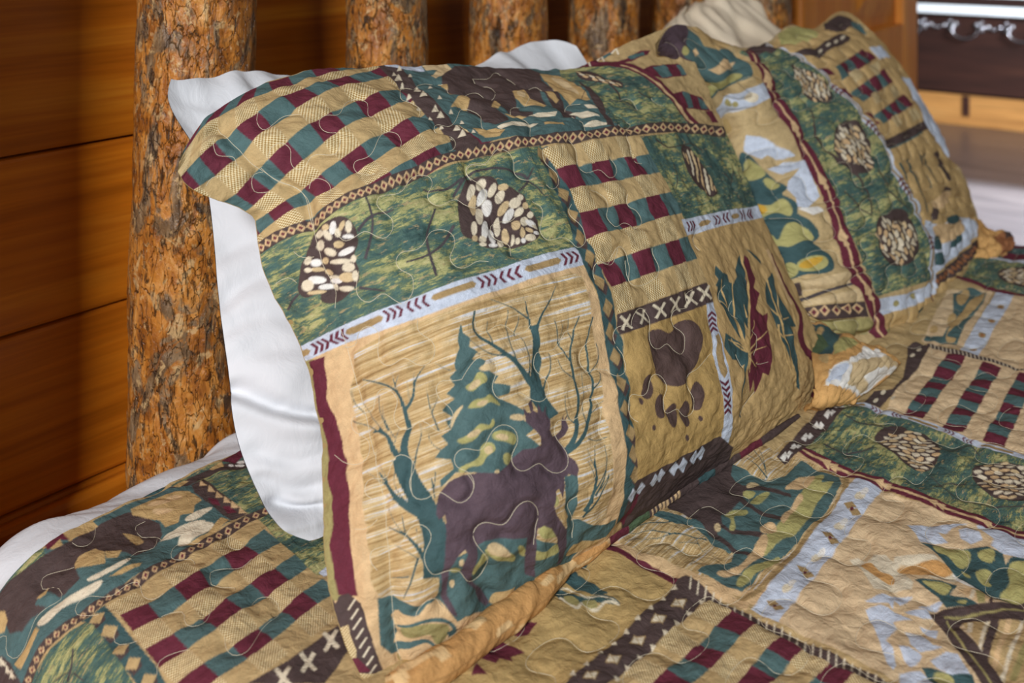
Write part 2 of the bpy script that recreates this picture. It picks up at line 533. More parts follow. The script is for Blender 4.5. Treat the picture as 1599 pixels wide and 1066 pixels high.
# ------------------------------------------------------------------ log bed
bed = empty('log_bed', (0.6, 0.11, 0.0))
tag(bed, 'rustic bed with a headboard of peeled bark-flecked log uprights', 'bed')
LY = 0.152
def log(name, px_c, dia_px, seed, flare=0.0, lean=0.0, knots=(), zt=1.5):
    c = on_y(px_c, 60, LY)
    f = (c - CAM) @ np.array([CA, SA, 0])
    R = dia_px / F * f / 2
    nz, nt_ = 190, 84
    z = np.linspace(0.05, zt, nz); th = np.linspace(0, 2 * math.pi, nt_, endpoint=False)
    Z, T = np.meshgrid(z, th, indexing='ij')
    cx, sx = np.cos(T), np.sin(T)
    wob = 0.05 * vnoise(Z * 3.1, cx * 0.8 + seed, seed) + 0.035 * vnoise(Z * 7 + sx, cx * 1.5 + 3, seed + 3)
    rg = 0.022 * fbm(Z * 26 + 5 * cx, T * 0 + sx * 4 + seed, 3, seed + 9) + 0.012 * fbm(Z * 60 + 20 * sx, cx * 14, 2, seed + 5)
    r = R * (1 + wob + rg + flare * np.clip((1.15 - Z) / 0.6, 0, 1.6))
    axx = c[0] + lean * (Z - 1.1) + 0.006 * vnoise(Z * 2.2, seed + 0.5, seed + 1)
    for (kz, kt, kr) in knots:
        dth = (np.angle(np.exp(1j * (T - kt)))) * R
        dd = np.sqrt(dth ** 2 + (Z - kz) ** 2)
        r = r + 0.005 * np.exp(-(dd / (kr * 1.8)) ** 2) - 0.004 * np.exp(-((dd - kr) / 0.004) ** 2)
    P = np.stack([axx + r * cx, LY + r * sx, Z], -1)
    o = mesh_obj(name, P.reshape(-1, 3), grid_faces(nz, nt_, wrap=True), M_BARK, bed, loc=(c[0], LY, 0.0))
    for (kz, kt, kr) in knots:
        iz = int(np.argmin(abs(z - kz))); it = int(np.argmin(abs(np.angle(np.exp(1j * (th - kt))))))
        pc = P[iz, it]; nrm = np.array([math.cos(kt), math.sin(kt), 0]); tg = np.array([-math.sin(kt), math.cos(kt), 0])
        a = np.linspace(0, 2 * math.pi, 18, endpoint=False)
        rr = np.array([1.0, 0.85, 0.45, 0.05])
        V = pc + nrm * (np.array([-0.006, -0.0015, -0.0006, -0.0002])[:, None, None]) + (rr[:, None, None] * kr * 0.85) * (tg * np.cos(a)[None, :, None] + np.array([0, 0, 1.25]) * np.sin(a)[None, :, None])
        mesh_obj('knot', V.reshape(-1, 3), grid_faces(4, 18, wrap=True), M_BARK, o)
    return o
def kz(px, py):
    return float(on_y(px, py, LY - 0.06)[2])
log('upright', 306, 180, 11, flare=0.03, lean=0.03, knots=((kz(300, 373), -2.17, 0.011), (kz(325, 578), -1.95, 0.008)))
log('upright', 600, 130, 23)
log('upright', 793, 116, 37)
log('upright', 944, 112, 41)
log('upright', 1068, 98, 53)
log('upright', 1190, 92, 67)
log('upright', -150, 175, 71)
def hlog(name, z, R, x0, x1, y, seed):
    n, k = 90, 40
    x = np.linspace(x0, x1, n); th = np.linspace(0, 2 * math.pi, k, endpoint=False)
    X, T = np.meshgrid(x, th, indexing='ij')
    r = R * (1 + 0.06 * vnoise(X * 3, np.cos(T) + seed, seed) + 0.03 * vnoise(X * 14, np.sin(T) * 3, seed + 1))
    P = np.stack([X, y + r * np.cos(T), z + r * np.sin(T)], -1)
    return mesh_obj(name, P.reshape(-1, 3), grid_faces(n, k, wrap=True), M_BARK, bed)
hlog('head_rail', 1.52, 0.055, -0.75, 1.9, LY, 5)
hlog('head_rail', 0.28, 0.055, -0.75, 1.9, LY, 6)
hlog('side_rail', 0.24, 0.055, -0.75, 1.9, -1.95, 8)
for px_ in (-0.2, 1.45):
    V, Fc = tube(np.array([[px_, LY - 0.06, 0.24], [px_, -0.9, 0.24], [px_, -1.95, 0.24]]), 0.055, 16)
    mesh_obj('side_rail', V, Fc, M_BARK, bed)
    V, Fc = tube(np.array([[px_, -1.95, 0.0], [px_, -1.95, 0.35], [px_, -1.95, 0.8]]), 0.06, 16)
    mesh_obj('foot_post', V, Fc, M_BARK, bed)
box('slat_deck', (-0.2, -1.95, 0.28), (1.45, 0.02, 0.325), M_PINE, bed)

# ------------------------------------------------------------------ mattress in its sheet
XL, XR = -0.145, 1.40                       # where the flat of the bed ends
def edge_arc(a, lo, hi, R):
    """arc-length coordinate -> (position, drop), rounding over by radius R outside lo..hi"""
    a = np.asarray(a, float)
    p = np.clip(a, lo, hi).copy(); d = np.zeros_like(p)
    for sgn, e in ((-1, lo), (1, hi)):
        t = sgn * (a - e)
        th = np.clip(t / R, 0, math.pi / 2)
        ex = np.clip(t - R * math.pi / 2, 0, None)
        p += np.where(t > 0, sgn * R * np.sin(th), 0)
        d += np.where(t > 0, R * (1 - np.cos(th)) + ex, 0)
    return p, d
def bed_top(a, b, off=0.0):
    x, da = edge_arc(a, XL, XR, 0.105)
    y, db = edge_arc(b, -3.0, 0.036, 0.03)
    return np.stack([x, y, BED + off - da - db], -1)

mat_t = empty('mattress', (0.62, -0.95, 0.325))
tag(mat_t, 'mattress in a white fitted sheet, its edge showing beneath the patchwork quilt', 'mattress')
aa = np.concatenate([np.linspace(-0.46, 0.5, 260), np.linspace(0.505, 1.72, 90)])
bb = np.concatenate([np.linspace(-1.98, -0.2, 40), np.linspace(-0.19, 0.25, 120)])
A, B = np.meshgrid(aa, bb)
P = bed_top(A, B, -0.007)
wr = 0.0035 * vnoise((A * 1.2 + B * 1.6) * 26, (A - B) * 5, 3) + 0.003 * vnoise((A - B * .6) * 15, (A + B) * 7, 7)
wr *= np.clip((B + 0.02) / 0.03, 0, 1)
P[..., 2] += wr; P[..., 1] += wr * 1.2
P[..., 2] = np.maximum(P[..., 2], 0.35)
mesh_obj('fitted_sheet', P.reshape(-1, 3), grid_faces(len(bb), len(aa)), M_WHITE, mat_t)
box('mattress_core', (XL - 0.05, -1.99, 0.3255), (XR + 0.05, 0.0, BED - 0.06), M_LINING, mat_t, bev=0.03)

# ------------------------------------------------------------------ printed cloth
class Cloth:
    """a grid of vertices with a print drawn in its own cloth coordinates"""
    def __init__(s, P, cl):
        s.P = P; s.cl = cl
        s.nv, s.nu = P.shape[:2]
        s.pix = project(P)
        st = max(1, s.nv // 90); su = max(1, s.nu // 90)
        s.ci, s.cj = np.meshgrid(np.arange(1, s.nv - 1, st), np.arange(1, s.nu - 1, su), indexing='ij')
        s.ci = s.ci.ravel(); s.cj = s.cj.ravel()
        d1 = s.pix[s.ci + 1, s.cj] - s.pix[s.ci - 1, s.cj]; d2 = s.pix[s.ci, s.cj + 1] - s.pix[s.ci, s.cj - 1]
        sg = np.sign(d1[:, 0] * d2[:, 1] - d1[:, 1] * d2[:, 0])
        ok = sg == np.sign(np.median(sg))               # only the side of the cloth that faces the photographer
        s.ci, s.cj = s.ci[ok], s.cj[ok]
        s.cp = s.pix[s.ci, s.cj]
        s.rgb = np.zeros((2 * s.nv, 2 * s.nu, 3), np.float32)
        s.msk = np.zeros((2 * s.nv, 2 * s.nu, 3), np.float32)
        s.lines = []
        s.bumps = np.zeros((s.nv, s.nu))
    def samp(s, G, i, j):
        i = np.clip(i, 0, s.nv - 1.001); j = np.clip(j, 0, s.nu - 1.001)
        a = np.floor(i).astype(int); b = np.floor(j).astype(int)
        u = (i - a)[:, None]; v = (j - b)[:, None]
        return (G[a, b] * (1 - v) + G[a, b + 1] * v) * (1 - u) + (G[a + 1, b] * (1 - v) + G[a + 1, b + 1] * v) * u
    def inv(s, px):
        """photo pixels -> (row, column) on the cloth grid"""
        px = np.asarray(px, float).reshape(-1, 2)
        k = np.concatenate([((c[:, None] - s.cp[None]) ** 2).sum(-1).argmin(1) for c in np.array_split(px, max(1, len(px) // 400))])
        i = s.ci[k].astype(float); j = s.cj[k].astype(float)
        for _ in range(8):
            ic = np.clip(i, 2, s.nv - 3); jc = np.clip(j, 2, s.nu - 3)
            p = s.samp(s.pix, ic, jc)
            di = (s.samp(s.pix, ic + 2, jc) - s.samp(s.pix, ic - 2, jc)) / 4
            dj = (s.samp(s.pix, ic, jc + 2) - s.samp(s.pix, ic, jc - 2)) / 4
            e = px - p
            det = di[:, 0] * dj[:, 1] - di[:, 1] * dj[:, 0]
            det = np.where(abs(det) < 1e-4, 1e-4, det)
            i = ic + np.clip((e[:, 0] * dj[:, 1] - e[:, 1] * dj[:, 0]) / det, -30, 30)
            j = jc + np.clip((-e[:, 0] * di[:, 1] + e[:, 1] * di[:, 0]) / det, -30, 30)
        return np.stack([i, j], -1)
    def mask(s, ij):
        """even-odd fill of one closed outline given in grid coordinates; returns slices and mask"""
        y = ij[:, 0] * 2 + 0.5; x = ij[:, 1] * 2 + 0.5
        H_, W_ = s.rgb.shape[:2]
        y0 = int(max(0, math.floor(y.min()))); y1 = int(min(H_, math.ceil(y.max()) + 1))
        x0 = int(max(0, math.floor(x.min()))); x1 = int(min(W_, math.ceil(x.max()) + 1))
        if y1 <= y0 or x1 <= x0: return None
        m = np.zeros((y1 - y0, x1 - x0), bool)
        X = np.arange(x0, x1)
        n = len(x)
        for k in range(n):
            xa, ya, xb, yb = x[k], y[k], x[(k + 1) % n], y[(k + 1) % n]
            if ya == yb: continue
            if ya > yb: xa, ya, xb, yb = xb, yb, xa, ya
            r0 = max(y0, math.ceil(ya)); r1 = min(y1, math.ceil(yb))
            if r1 <= r0: continue
            Y = np.arange(r0, r1)
            xi = xa + (Y - ya) * (xb - xa) / (yb - ya)
            m[r0 - y0:r1 - y0] ^= X[None] < xi[:, None]
        return slice(y0, y1), slice(x0, x1), m
    def fill_ij(s, ij, col, wv=None):
        q = s.mask(np.asarray(ij, float))
        if q is None: return
        a, b, m = q
        s.rgb[a, b][m] = lin(col)
        s.msk[a, b][m] = (0, 0, 0)
        if wv is not None: s.msk[a, b, wv][m] = 1
    def poly(s, pts, col, wv=None, sm=False):
        """outline in photo pixels; sm rounds it with a closed spline"""
        pts = np.asarray(pts, float).reshape(-1, 2)
        pts = closed(pts) if sm else dens(pts)
        s.fill_ij(s.inv(pts), col, wv)
    def line(s, pts, wd, col, wv=None, sm=True):
        """stroke in photo pixels; wd is one width or a list from start to end"""
        pts = np.asarray(pts, float).reshape(-1, 2)
        if sm and len(pts) > 2:
            t = arc(pts); pts = spline(t, pts, np.linspace(0, 1, max(12, len(pts) * 5)))
        elif len(pts) == 2:
            pts = pts[0] + (pts[1] - pts[0]) * np.linspace(0, 1, 8)[:, None]
        t = arc(pts)
        w_ = np.interp(t, np.linspace(0, 1, len(np.atleast_1d(wd))), np.atleast_1d(wd)) / 2
        T = np.gradient(pts, axis=0); T /= np.linalg.norm(T, axis=1)[:, None] + 1e-9
        N = np.stack([-T[:, 1], T[:, 0]], -1) * w_[:, None]
        s.fill_ij(s.inv(np.concatenate([pts + N, (pts - N)[::-1]])), col, wv)
    def stitch(s, pts, sm=True):
        pts = np.asarray(pts, float).reshape(-1, 2)
        if sm and len(pts) > 2:
            pts = spline(arc(pts), pts, np.linspace(0, 1, len(pts) * 9))
        s.lines.append(s.inv(pts))
    def relief(s, groove=0.003, width=9.0, extra=None):
        """quilting: the cloth sinks along every seam and puffs between"""
        L = np.zeros((s.nv, s.nu))
        for ij in s.lines:
            d = np.linalg.norm(np.diff(ij, axis=0), axis=1).sum()
            n = int(max(2, d * 1.5))
            t = np.linspace(0, len(ij) - 1, n)
            ii = np.interp(t, np.arange(len(ij)), ij[:, 0]); jj = np.interp(t, np.arange(len(ij)), ij[:, 1])
            ok = (ii >= 0) & (ii < s.nv - 1) & (jj >= 0) & (jj < s.nu - 1)
            L[np.round(ii[ok]).astype(int), np.round(jj[ok]).astype(int)] = 1
        g1 = blur(L, width * 0.35); g2 = blur(L, width * 1.3)
        g1 /= max(1e-6, np.percentile(g1[L > 0], 80)) if L.any() else 1
        g2 /= max(1e-6, np.percentile(g2[L > 0], 80)) if L.any() else 1
        h = groove * (1 - 0.4 * np.clip(g1, 0, 1.0) - 0.6 * np.clip(g2, 0, 1.0)) + s.bumps
        if extra is not None: h = h + extra
        du = np.gradient(s.P, axis=1); dv = np.gradient(s.P, axis=0)
        N = np.cross(du, dv); N /= np.linalg.norm(N, axis=-1)[..., None] + 1e-12
        if (N @ np.array([0, -0.6, 0.8])).mean() < 0: N = -N
        s.N = N
        s.P = s.P + N * h[..., None]
    def bump_px(s, pts, wd, h):
        """a soft ridge (h>0) or crease (h<0) along a photo-pixel line"""
        pts = np.asarray(pts, float).reshape(-1, 2)
        if len(pts) > 2: pts = spline(arc(pts), pts, np.linspace(0, 1, 40))
        ij = s.inv(pts)
        L = np.zeros((s.nv, s.nu))
        t = np.linspace(0, len(ij) - 1, 600)
        ii = np.interp(t, np.arange(len(ij)), ij[:, 0]); jj = np.interp(t, np.arange(len(ij)), ij[:, 1])
        ok = (ii >= 0) & (ii < s.nv - 1) & (jj >= 0) & (jj < s.nu - 1)
        L[np.round(ii[ok]).astype(int), np.round(jj[ok]).astype(int)] = 1
        g = blur(L, wd)
        s.bumps += h * np.clip(g / max(1e-9, np.percentile(g[L > 0], 50)), 0, 1.2)
    def mesh(s, name, mat, parent, keep=None):
        V = s.P.reshape(-1, 3)
        Fc = grid_faces(s.nv, s.nu)
        rgb = s.rgb.reshape(s.nv, 2, s.nu, 2, 3).mean((1, 3)).reshape(-1, 3)
        msk = s.msk.reshape(s.nv, 2, s.nu, 2, 3).mean((1, 3)).reshape(-1, 3)
        cl = s.cl.reshape(-1, 2)
        if keep is not None:
            Fc = Fc[keep[:-1, :-1].ravel()]
            used = np.zeros(len(V), bool); used[Fc.ravel()] = True
            mp = np.cumsum(used) - 1
            V, rgb, msk, cl, Fc = V[used], rgb[used], msk[used], cl[used], mp[Fc]
        o = mesh_obj(name, V, Fc, mat, parent)
        paint(o, rgb, msk, cl)
        return o
    def threads(s, name, parent, r=0.0003, lift=0.0001):
        V, Fc, n0 = [], [], 0
        for ij in s.lines:
            d = np.linalg.norm(np.diff(ij, axis=0), axis=1).sum()
            n = int(max(3, d / 4))
            t = np.linspace(0, len(ij) - 1, n)
            ii = np.interp(t, np.arange(len(ij)), ij[:, 0]); jj = np.interp(t, np.arange(len(ij)), ij[:, 1])
            ok = (ii >= 1) & (ii < s.nv - 2) & (jj >= 1) & (jj < s.nu - 2)
            for run in np.split(np.arange(n), np.where(np.diff(ok.astype(int)) != 0)[0] + 1):
                if not ok[run[0]] or len(run) < 3: continue
                Q = s.samp(s.P, ii[run], jj[run]) + s.samp(s.N, ii[run], jj[run]) * lift
                v, f = tube(Q, r, 4)
                V.append(v); Fc.append(f + n0); n0 += len(v)
        if V:
            o = mesh_obj(name, np.concatenate(V), np.concatenate(Fc), M_THREAD, parent)
            return o

def paint(o, rgb, msk, cl):
    me = o.data
    n = len(me.vertices)
    a = me.attributes.new('dye', 'FLOAT_COLOR', 'POINT')
    a.data.foreach_set('color', np.concatenate([rgb, np.ones((n, 1))], 1).astype(np.float32).ravel())
    a = me.attributes.new('weave', 'FLOAT_COLOR', 'POINT')
    a.data.foreach_set('color', np.concatenate([msk, np.ones((n, 1))], 1).astype(np.float32).ravel())
    a = me.attributes.new('cloth', 'FLOAT_VECTOR', 'POINT')
    a.data.foreach_set('vector', np.concatenate([cl, np.zeros((n, 1))], 1).astype(np.float32).ravel())

def dens(p, closed_=True):
    """extra points along straight edges so they follow the cloth"""
    out = []
    n = len(p)
    for k in range(n):
        a, b = p[k], p[(k + 1) % n]
        m = int(max(1, np.linalg.norm(b - a) // 14))
        for q in range(m): out.append(a + (b - a) * q / m)
    return np.array(out)

def closed(p):
    q = np.concatenate([p[-3:], p, p[:3]])
    t = np.concatenate([[0], np.cumsum(np.linalg.norm(np.diff(q, axis=0), axis=1) ** 0.5 + 1e-6)])
    tt = np.linspace(t[3], t[len(p) + 3], len(p) * 6, endpoint=False)
    # Catmull-Rom style spline keeps close to the traced points
    return spline(t, q, tt)

def zoom(x0, y0, sc=2.961):
    """coordinates read off an enlarged crop of the photo -> photo pixels"""
    return lambda *a: np.asarray(a, float).reshape(-1, 2) / sc + (x0, y0)

def loft(rows, vk, nu, nv, P0, n):
    """rows of (pixel x, pixel y) with a bulge function each -> smooth surface grid"""
    cur = []
    for pts, bf in rows:
        p = np.asarray(pts, float)
        u = (p[:, 0] - p[0, 0]) / (p[-1, 0] - p[0, 0])
        b = np.array([bf(q) for q in u])
        Q = np.stack([on_plane(np.array([p[k, 0]]), np.array([p[k, 1]]), P0, n, b[k])[0] for k in range(len(p))])
        cur.append(resample(Q, nu))
    return spline(vk, np.stack(cur), np.linspace(vk[0], vk[-1], nv))

PAL = dict(tan=(186, 160, 114), gold=(190, 160, 110), beige=(208, 184, 142), olive=(158, 148, 98), brown=(80, 66, 64), wine=(102, 44, 58),
           teal=(80, 106, 106), dteal=(62, 88, 90), cream=(222, 210, 184), blue=(196, 205, 220), lime=(172, 166, 108), sand=(212, 180, 136),
           moss=(80, 98, 72), khaki=(164, 138, 96), white=(230, 227, 220), grey=(78, 72, 76), rust=(154, 102, 68))

# ------------------------------------------------------------------ print motifs
zA, zB, zC, zD = zoom(0, 0), zoom(500, 0), zoom(1000, 0, 2.664), zoom(0, 350)
zE, zF, zG, zH = zoom(400, 350), zoom(850, 350), zoom(1060, 350), zoom(0, 706)
zI, zJ, zK = zoom(400, 706), zoom(800, 706), zoom(1060, 706)
z1, z2 = zoom(400, 240, 4.4417), zoom(660, 200, 4.4417)
z3, z4 = zoom(540, 500, 3.807), zoom(560, 720, 3.5533)
z5, z6 = zoom(880, 80, 4.8455), zoom(940, 420, 4.4417)
z7, z8 = zoom(260, 100, 4.1), zoom(600, 90, 4.4417)
def Zs(z): return 1.0 / float((z(1, 0) - z(0, 0))[0, 0])
TWM = [1.0]
def tw(c, z, rows, col='dteal'):
    """tapered twigs: each row is (width at start, width at end, x, y, x, y ...) in the crop's coordinates"""
    k = Zs(z)
    for r in rows: c.line(z(*r[2:]), [r[0] / k * TWM[0], r[1] / k * TWM[0] + 0.3 * (TWM[0] > 1)], PAL[col])
def polys(c, z, col, *pp, sm=True):
    for p in pp: c.poly(z(*p), PAL[col], sm=sm)
def ell(c, z, cx, cy, rx, ry, deg, col, wv=None):
    t = np.linspace(0, 2 * math.pi, 16, endpoint=False); a = math.radians(deg)
    x, y = rx * np.cos(t), ry * np.sin(t)
    c.poly(z(*np.stack([cx + x * math.cos(a) - y * math.sin(a), cy + x * math.sin(a) + y * math.cos(a)], -1).ravel()), PAL[col], wv)
def lattice(c, pts, fn, ext=0.5):
    """pts (rows, cols, 2): photo positions of cell centres; fn(r, c) -> (colour, weave) or None"""
    pts = np.asarray(pts, float)
    R_, C_ = pts.shape[:2]
    E = pts
    pad = np.concatenate([2 * E[:1] - E[1:2], E, 2 * E[-1:] - E[-2:-1]], 0)
    pad = np.concatenate([2 * pad[:, :1] - pad[:, 1:2], pad, 2 * pad[:, -1:] - pad[:, -2:-1]], 1)
    K = (pad[:-1, :-1] + pad[1:, :-1] + pad[:-1, 1:] + pad[1:, 1:]) / 4
    for r in range(R_):
        for q in range(C_):
            f = fn(r, q)
            if f is None: continue
            a, b, d, e = K[r, q], K[r, q + 1], K[r + 1, q + 1], K[r + 1, q]
            ctr = (a + b + d + e) / 4
            c.poly(np.stack([a, b, d, e]) + (np.stack([a, b, d, e]) - ctr) * 0.02, PAL[f[0]], f[1])
def frame(pts):
    """along(t) and normal(t) for a smooth line, t in pixels"""
    pts = np.asarray(pts, float).reshape(-1, 2)
    D = spline(arc(pts), pts, np.linspace(0, 1, 300)) if len(pts) > 2 else pts[0] + (pts[1] - pts[0]) * np.linspace(0, 1, 300)[:, None]
    s = np.concatenate([[0], np.cumsum(np.linalg.norm(np.diff(D, axis=0), axis=1))])
    def at(t, off=0.0):
        p = np.array([np.interp(t, s, D[:, 0]), np.interp(t, s, D[:, 1])])
        q = np.array([np.interp(t + 1.5, s, D[:, 0]), np.interp(t + 1.5, s, D[:, 1])]) - np.array([np.interp(t - 1.5, s, D[:, 0]), np.interp(t - 1.5, s, D[:, 1])])
        q /= np.linalg.norm(q) + 1e-9
        return p + np.array([-q[1], q[0]]) * off
    return at, s[-1]
def diamonds(c, pts, bw, step, hw, hh, bg='brown', outer='sand', inner='wine', start=None, taper=(1, 1)):
    at, L = frame(pts)
    if bg: c.line(pts, [bw * taper[0], bw * taper[1]], PAL[bg])
    t = step * 0.5 if start is None else start
    while t < L:
        k = taper[0] + (taper[1] - taper[0]) * t / L
        for f, col in ((1.0, outer), (0.5, inner)):
            if col is None: continue
            c.poly([at(t - hw * f * k), at(t, hh * f * k), at(t + hw * f * k), at(t, -hh * f * k)], PAL[col])
        t += step * k
def chevrons(c, pts, ts, hh, ln, th, col='wine'):
    """ts: positions (t, direction) along the line"""
    at, L = frame(pts)
    for t, d in ts:
        c.poly([at(t - d * ln, hh), at(t - d * ln + d * th, hh), at(t + d * th, 0), at(t - d * ln + d * th, -hh), at(t - d * ln, -hh), at(t, 0)], PAL[col])
def hexbar(c, pts, t0, t1, hh, col='khaki'):
    at, L = frame(pts)
    c.poly([at(t0), at(t0 + hh, hh), at(t1 - hh, hh), at(t1), at(t1 - hh, -hh), at(t0 + hh, -hh)], PAL[col])
def crosses(c, z, pts, r, wd, col='cream', rot=0.0):
    for x, y in pts:
        for a in (0.73, -1.12):
            a += rot
            c.line(z(x - r * math.cos(a), y - r * math.sin(a), x + r * math.cos(a), y + r * math.sin(a)), wd / Zs(z), PAL[col])
def cone(c, z, body, scales, dark='brown'):
    c.poly(z(*body), PAL[dark], sm=True)
    for k, s_ in enumerate(scales):
        ell(c, z, s_[0], s_[1], s_[2] * 1.16 + 1.5, s_[3] * 1.08 + 1.5, s_[4] if len(s_) > 4 else 0, ('cream', 'beige', 'cream', 'white')[k % 4])
def check_fn(A, flip=0):
    """row types: 'B' gingham and tan, 'A' wine and teal"""
    def f(r, q):
        odd = (q + flip) % 2
        if A(r): return ('wine', None) if odd else ('teal', None)
        return ('beige', 1) if odd else ('tan', None)
    return f
def meander(c, box_, n, lam, amp, seed, inside):
    """puzzle-like quilting lines laid over a rectangle of cloth; inside(i, j) limits them"""
    (i0, i1, j0, j1) = box_
    for r in range(n):
        ii = i0 + (i1 - i0) * (r + 0.5) / n
        t = np.arange(0, (j1 - j0) / lam, 0.03)
        q = t + 0.41 * r
        j = j0 + lam * (t - 0.125 * np.sin(4 * math.pi * q)) + 0.12 * lam * vnoise(t * 0.7, t * 0 + r, seed)
        i = ii + amp * np.sin(2 * math.pi * q) * (1 + 0.35 * vnoise(t * 0.6, t * 0 + r + 4, seed + 2)) + 0.25 * amp * vnoise(t * 0.5, t * 0 + r + 9, seed + 5)
        ok = inside(i, j)
        for run in np.split(np.arange(len(t)), np.where(np.diff(ok.astype(int)) != 0)[0] + 1):
            if ok[run[0]] and len(run) > 12:
                c.lines.append(np.stack([i[run], j[run]], -1))
y1, y2, y3 = zoom(1010, 30, 4.4417), zoom(1200, 20, 4.4417), zoom(1130, 200, 4.4417)
y4, y5, y6 = zoom(1230, 330, 4.3333), zoom(1200, 440, 5.33), zoom(1239, 520, 4.4417)
x1, x2, x3 = zoom(0, 760, 3.4837), zoom(200, 680, 4.4417), zoom(620, 860, 5.1748)
x4, x5, x6, x7 = zoom(900, 690, 4.4417), zoom(880, 826, 4.4417), zoom(1239, 740, 4.4417), zoom(1239, 826, 4.4417)
def inside_poly(p, q):
    n = len(p); r = False
    for k in range(n):
        a, b = p[k], p[(k + 1) % n]
        if (a[1] > q[1]) != (b[1] > q[1]) and q[0] < a[0] + (q[1] - a[1]) * (b[0] - a[0]) / (b[1] - a[1]): r = not r
    return r
def autocone(c, z, body, deg, la, lb, seed=0, cols=('cream', 'beige', 'cream', 'sand')):
    """pinecone: dark body filled with rows of pale slanted scales"""
    p = np.asarray(body, float).reshape(-1, 2)
    c.poly(z(*p.ravel()), PAL['brown'], sm=True)
    rnd = random.Random(seed)
    a = math.radians(deg); ux = np.array([math.cos(a), math.sin(a)]); uy = np.array([-ux[1], ux[0]])
    ctr = p.mean(0); k = 0
    for i in range(-14, 15):
        for j in range(-14, 15):
            q = ctr + ux * (i * la * 2.15 + (j % 2) * la) + uy * j * lb * 2.25 + np.array([rnd.uniform(-1, 1) * la * .25, rnd.uniform(-1, 1) * lb * .25])
            if inside_poly(p, q) and inside_poly(p, q + ux * la * .5) and inside_poly(p, q - ux * la * .5):
                ell(c, z, q[0], q[1], la * rnd.uniform(.85, 1.1), lb * rnd.uniform(.8, 1.1), deg + rnd.uniform(-12, 12), cols[k % len(cols)]); k += 1
def strip(c, z, tl, tr, br, bl, n, cols):
    """a quadrilateral cut crosswise into n coloured cells"""
    tl, tr, br, bl = [np.array(q, float) for q in (tl, tr, br, bl)]
    for k in range(n):
        t0, t1 = k / n, (k + 1) / n + 0.004
        a, b = tl + (bl - tl) * t0, tr + (br - tr) * t0
        d, e = tr + (br - tr) * t1, tl + (bl - tl) * t1
        c.poly(z(*a, *b, *d, *e), PAL[cols[k % len(cols)]])

# ------------------------------------------------------------------ pillow in front
LEAN = math.radians(32)
def lean_frame(pl, pr):
    A_ = on_z(np.array([pl[0]]), np.array([pl[1]]))[0]; B_ = on_z(np.array([pr[0]]), np.array([pr[1]]))[0]
    e = B_ - A_; e[2] = 0; e /= np.linalg.norm(e)
    hz = np.array([e[1], -e[0], 0])
    if hz[1] > 0: hz = -hz
    n = hz * math.cos(LEAN) + np.array([0, 0, 1]) * math.sin(LEAN)
    up = -hz * math.sin(LEAN) + np.array([0, 0, 1]) * math.cos(LEAN)
    return A_, e, up, n
S1P, S1E, S1U, S1N = lean_frame((562, 1060), (1250, 632))
def env(B_, l=0.0, r=0.0, p=3.0):
    return lambda u: B_ * (1 - abs(2 * min(max(u, 0), 1) - 1) ** p) + (l * (1 - u) + r * u)
rows1 = [
    ([(562, 1062), (640, 1037), (740, 985), (850, 905), (950, 832), (1010, 790), (1120, 722), (1200, 672), (1252, 634)], env(0.018)),
    ([(528, 930), (620, 900), (740, 850), (860, 795), (960, 745), (1060, 697), (1180, 640), (1274, 588)], env(0.085)),
    ([(516, 745), (600, 705), (720, 655), (850, 610), (965, 575), (1060, 545), (1160, 515), (1252, 490)], env(0.112)),
    ([(486, 552), (600, 492), (700, 453), (800, 425), (905, 400), (1000, 375), (1070, 358), (1180, 334)], env(0.115)),
    ([(428, 440), (520, 395), (640, 345), (760, 315), (880, 295), (1000, 282), (1080, 273), (1148, 258)], env(0.10)),
    ([(412, 388), (500, 335), (600, 287), (740, 242), (850, 223), (1000, 211), (1122, 205)], env(0.088)),
    ([(391, 329), (470, 285), (580, 243), (700, 212), (830, 198), (950, 185), (1050, 176), (1108, 168)], env(0.075)),
    ([(315, 302), (400, 235), (520, 192), (650, 172), (780, 168), (900, 160), (1000, 142), (1092, 130)], env(0.05)),
    ([(272, 254), (330, 190), (430, 134), (520, 119), (600, 115), (760, 112), (880, 117), (960, 84), (1042, 46)], env(-0.02, 0.0, -0.01)),
]
NU1, NV1 = 700, 700
P = loft(rows1, [0, 0.16, 0.33, 0.5, 0.62, 0.69, 0.765, 0.85, 1.0], NU1, NV1, S1P, S1N)
W1 = 0.68; H1 = 0.56
cl = np.stack(np.meshgrid(np.linspace(0, W1, NU1), np.linspace(0, H1, NV1)), -1)
s1 = Cloth(P, cl)
s1.rgb[:] = lin(PAL['tan'])

# ------------------------------------------------------------------ print of the front sham
c = s1
T_ = PAL
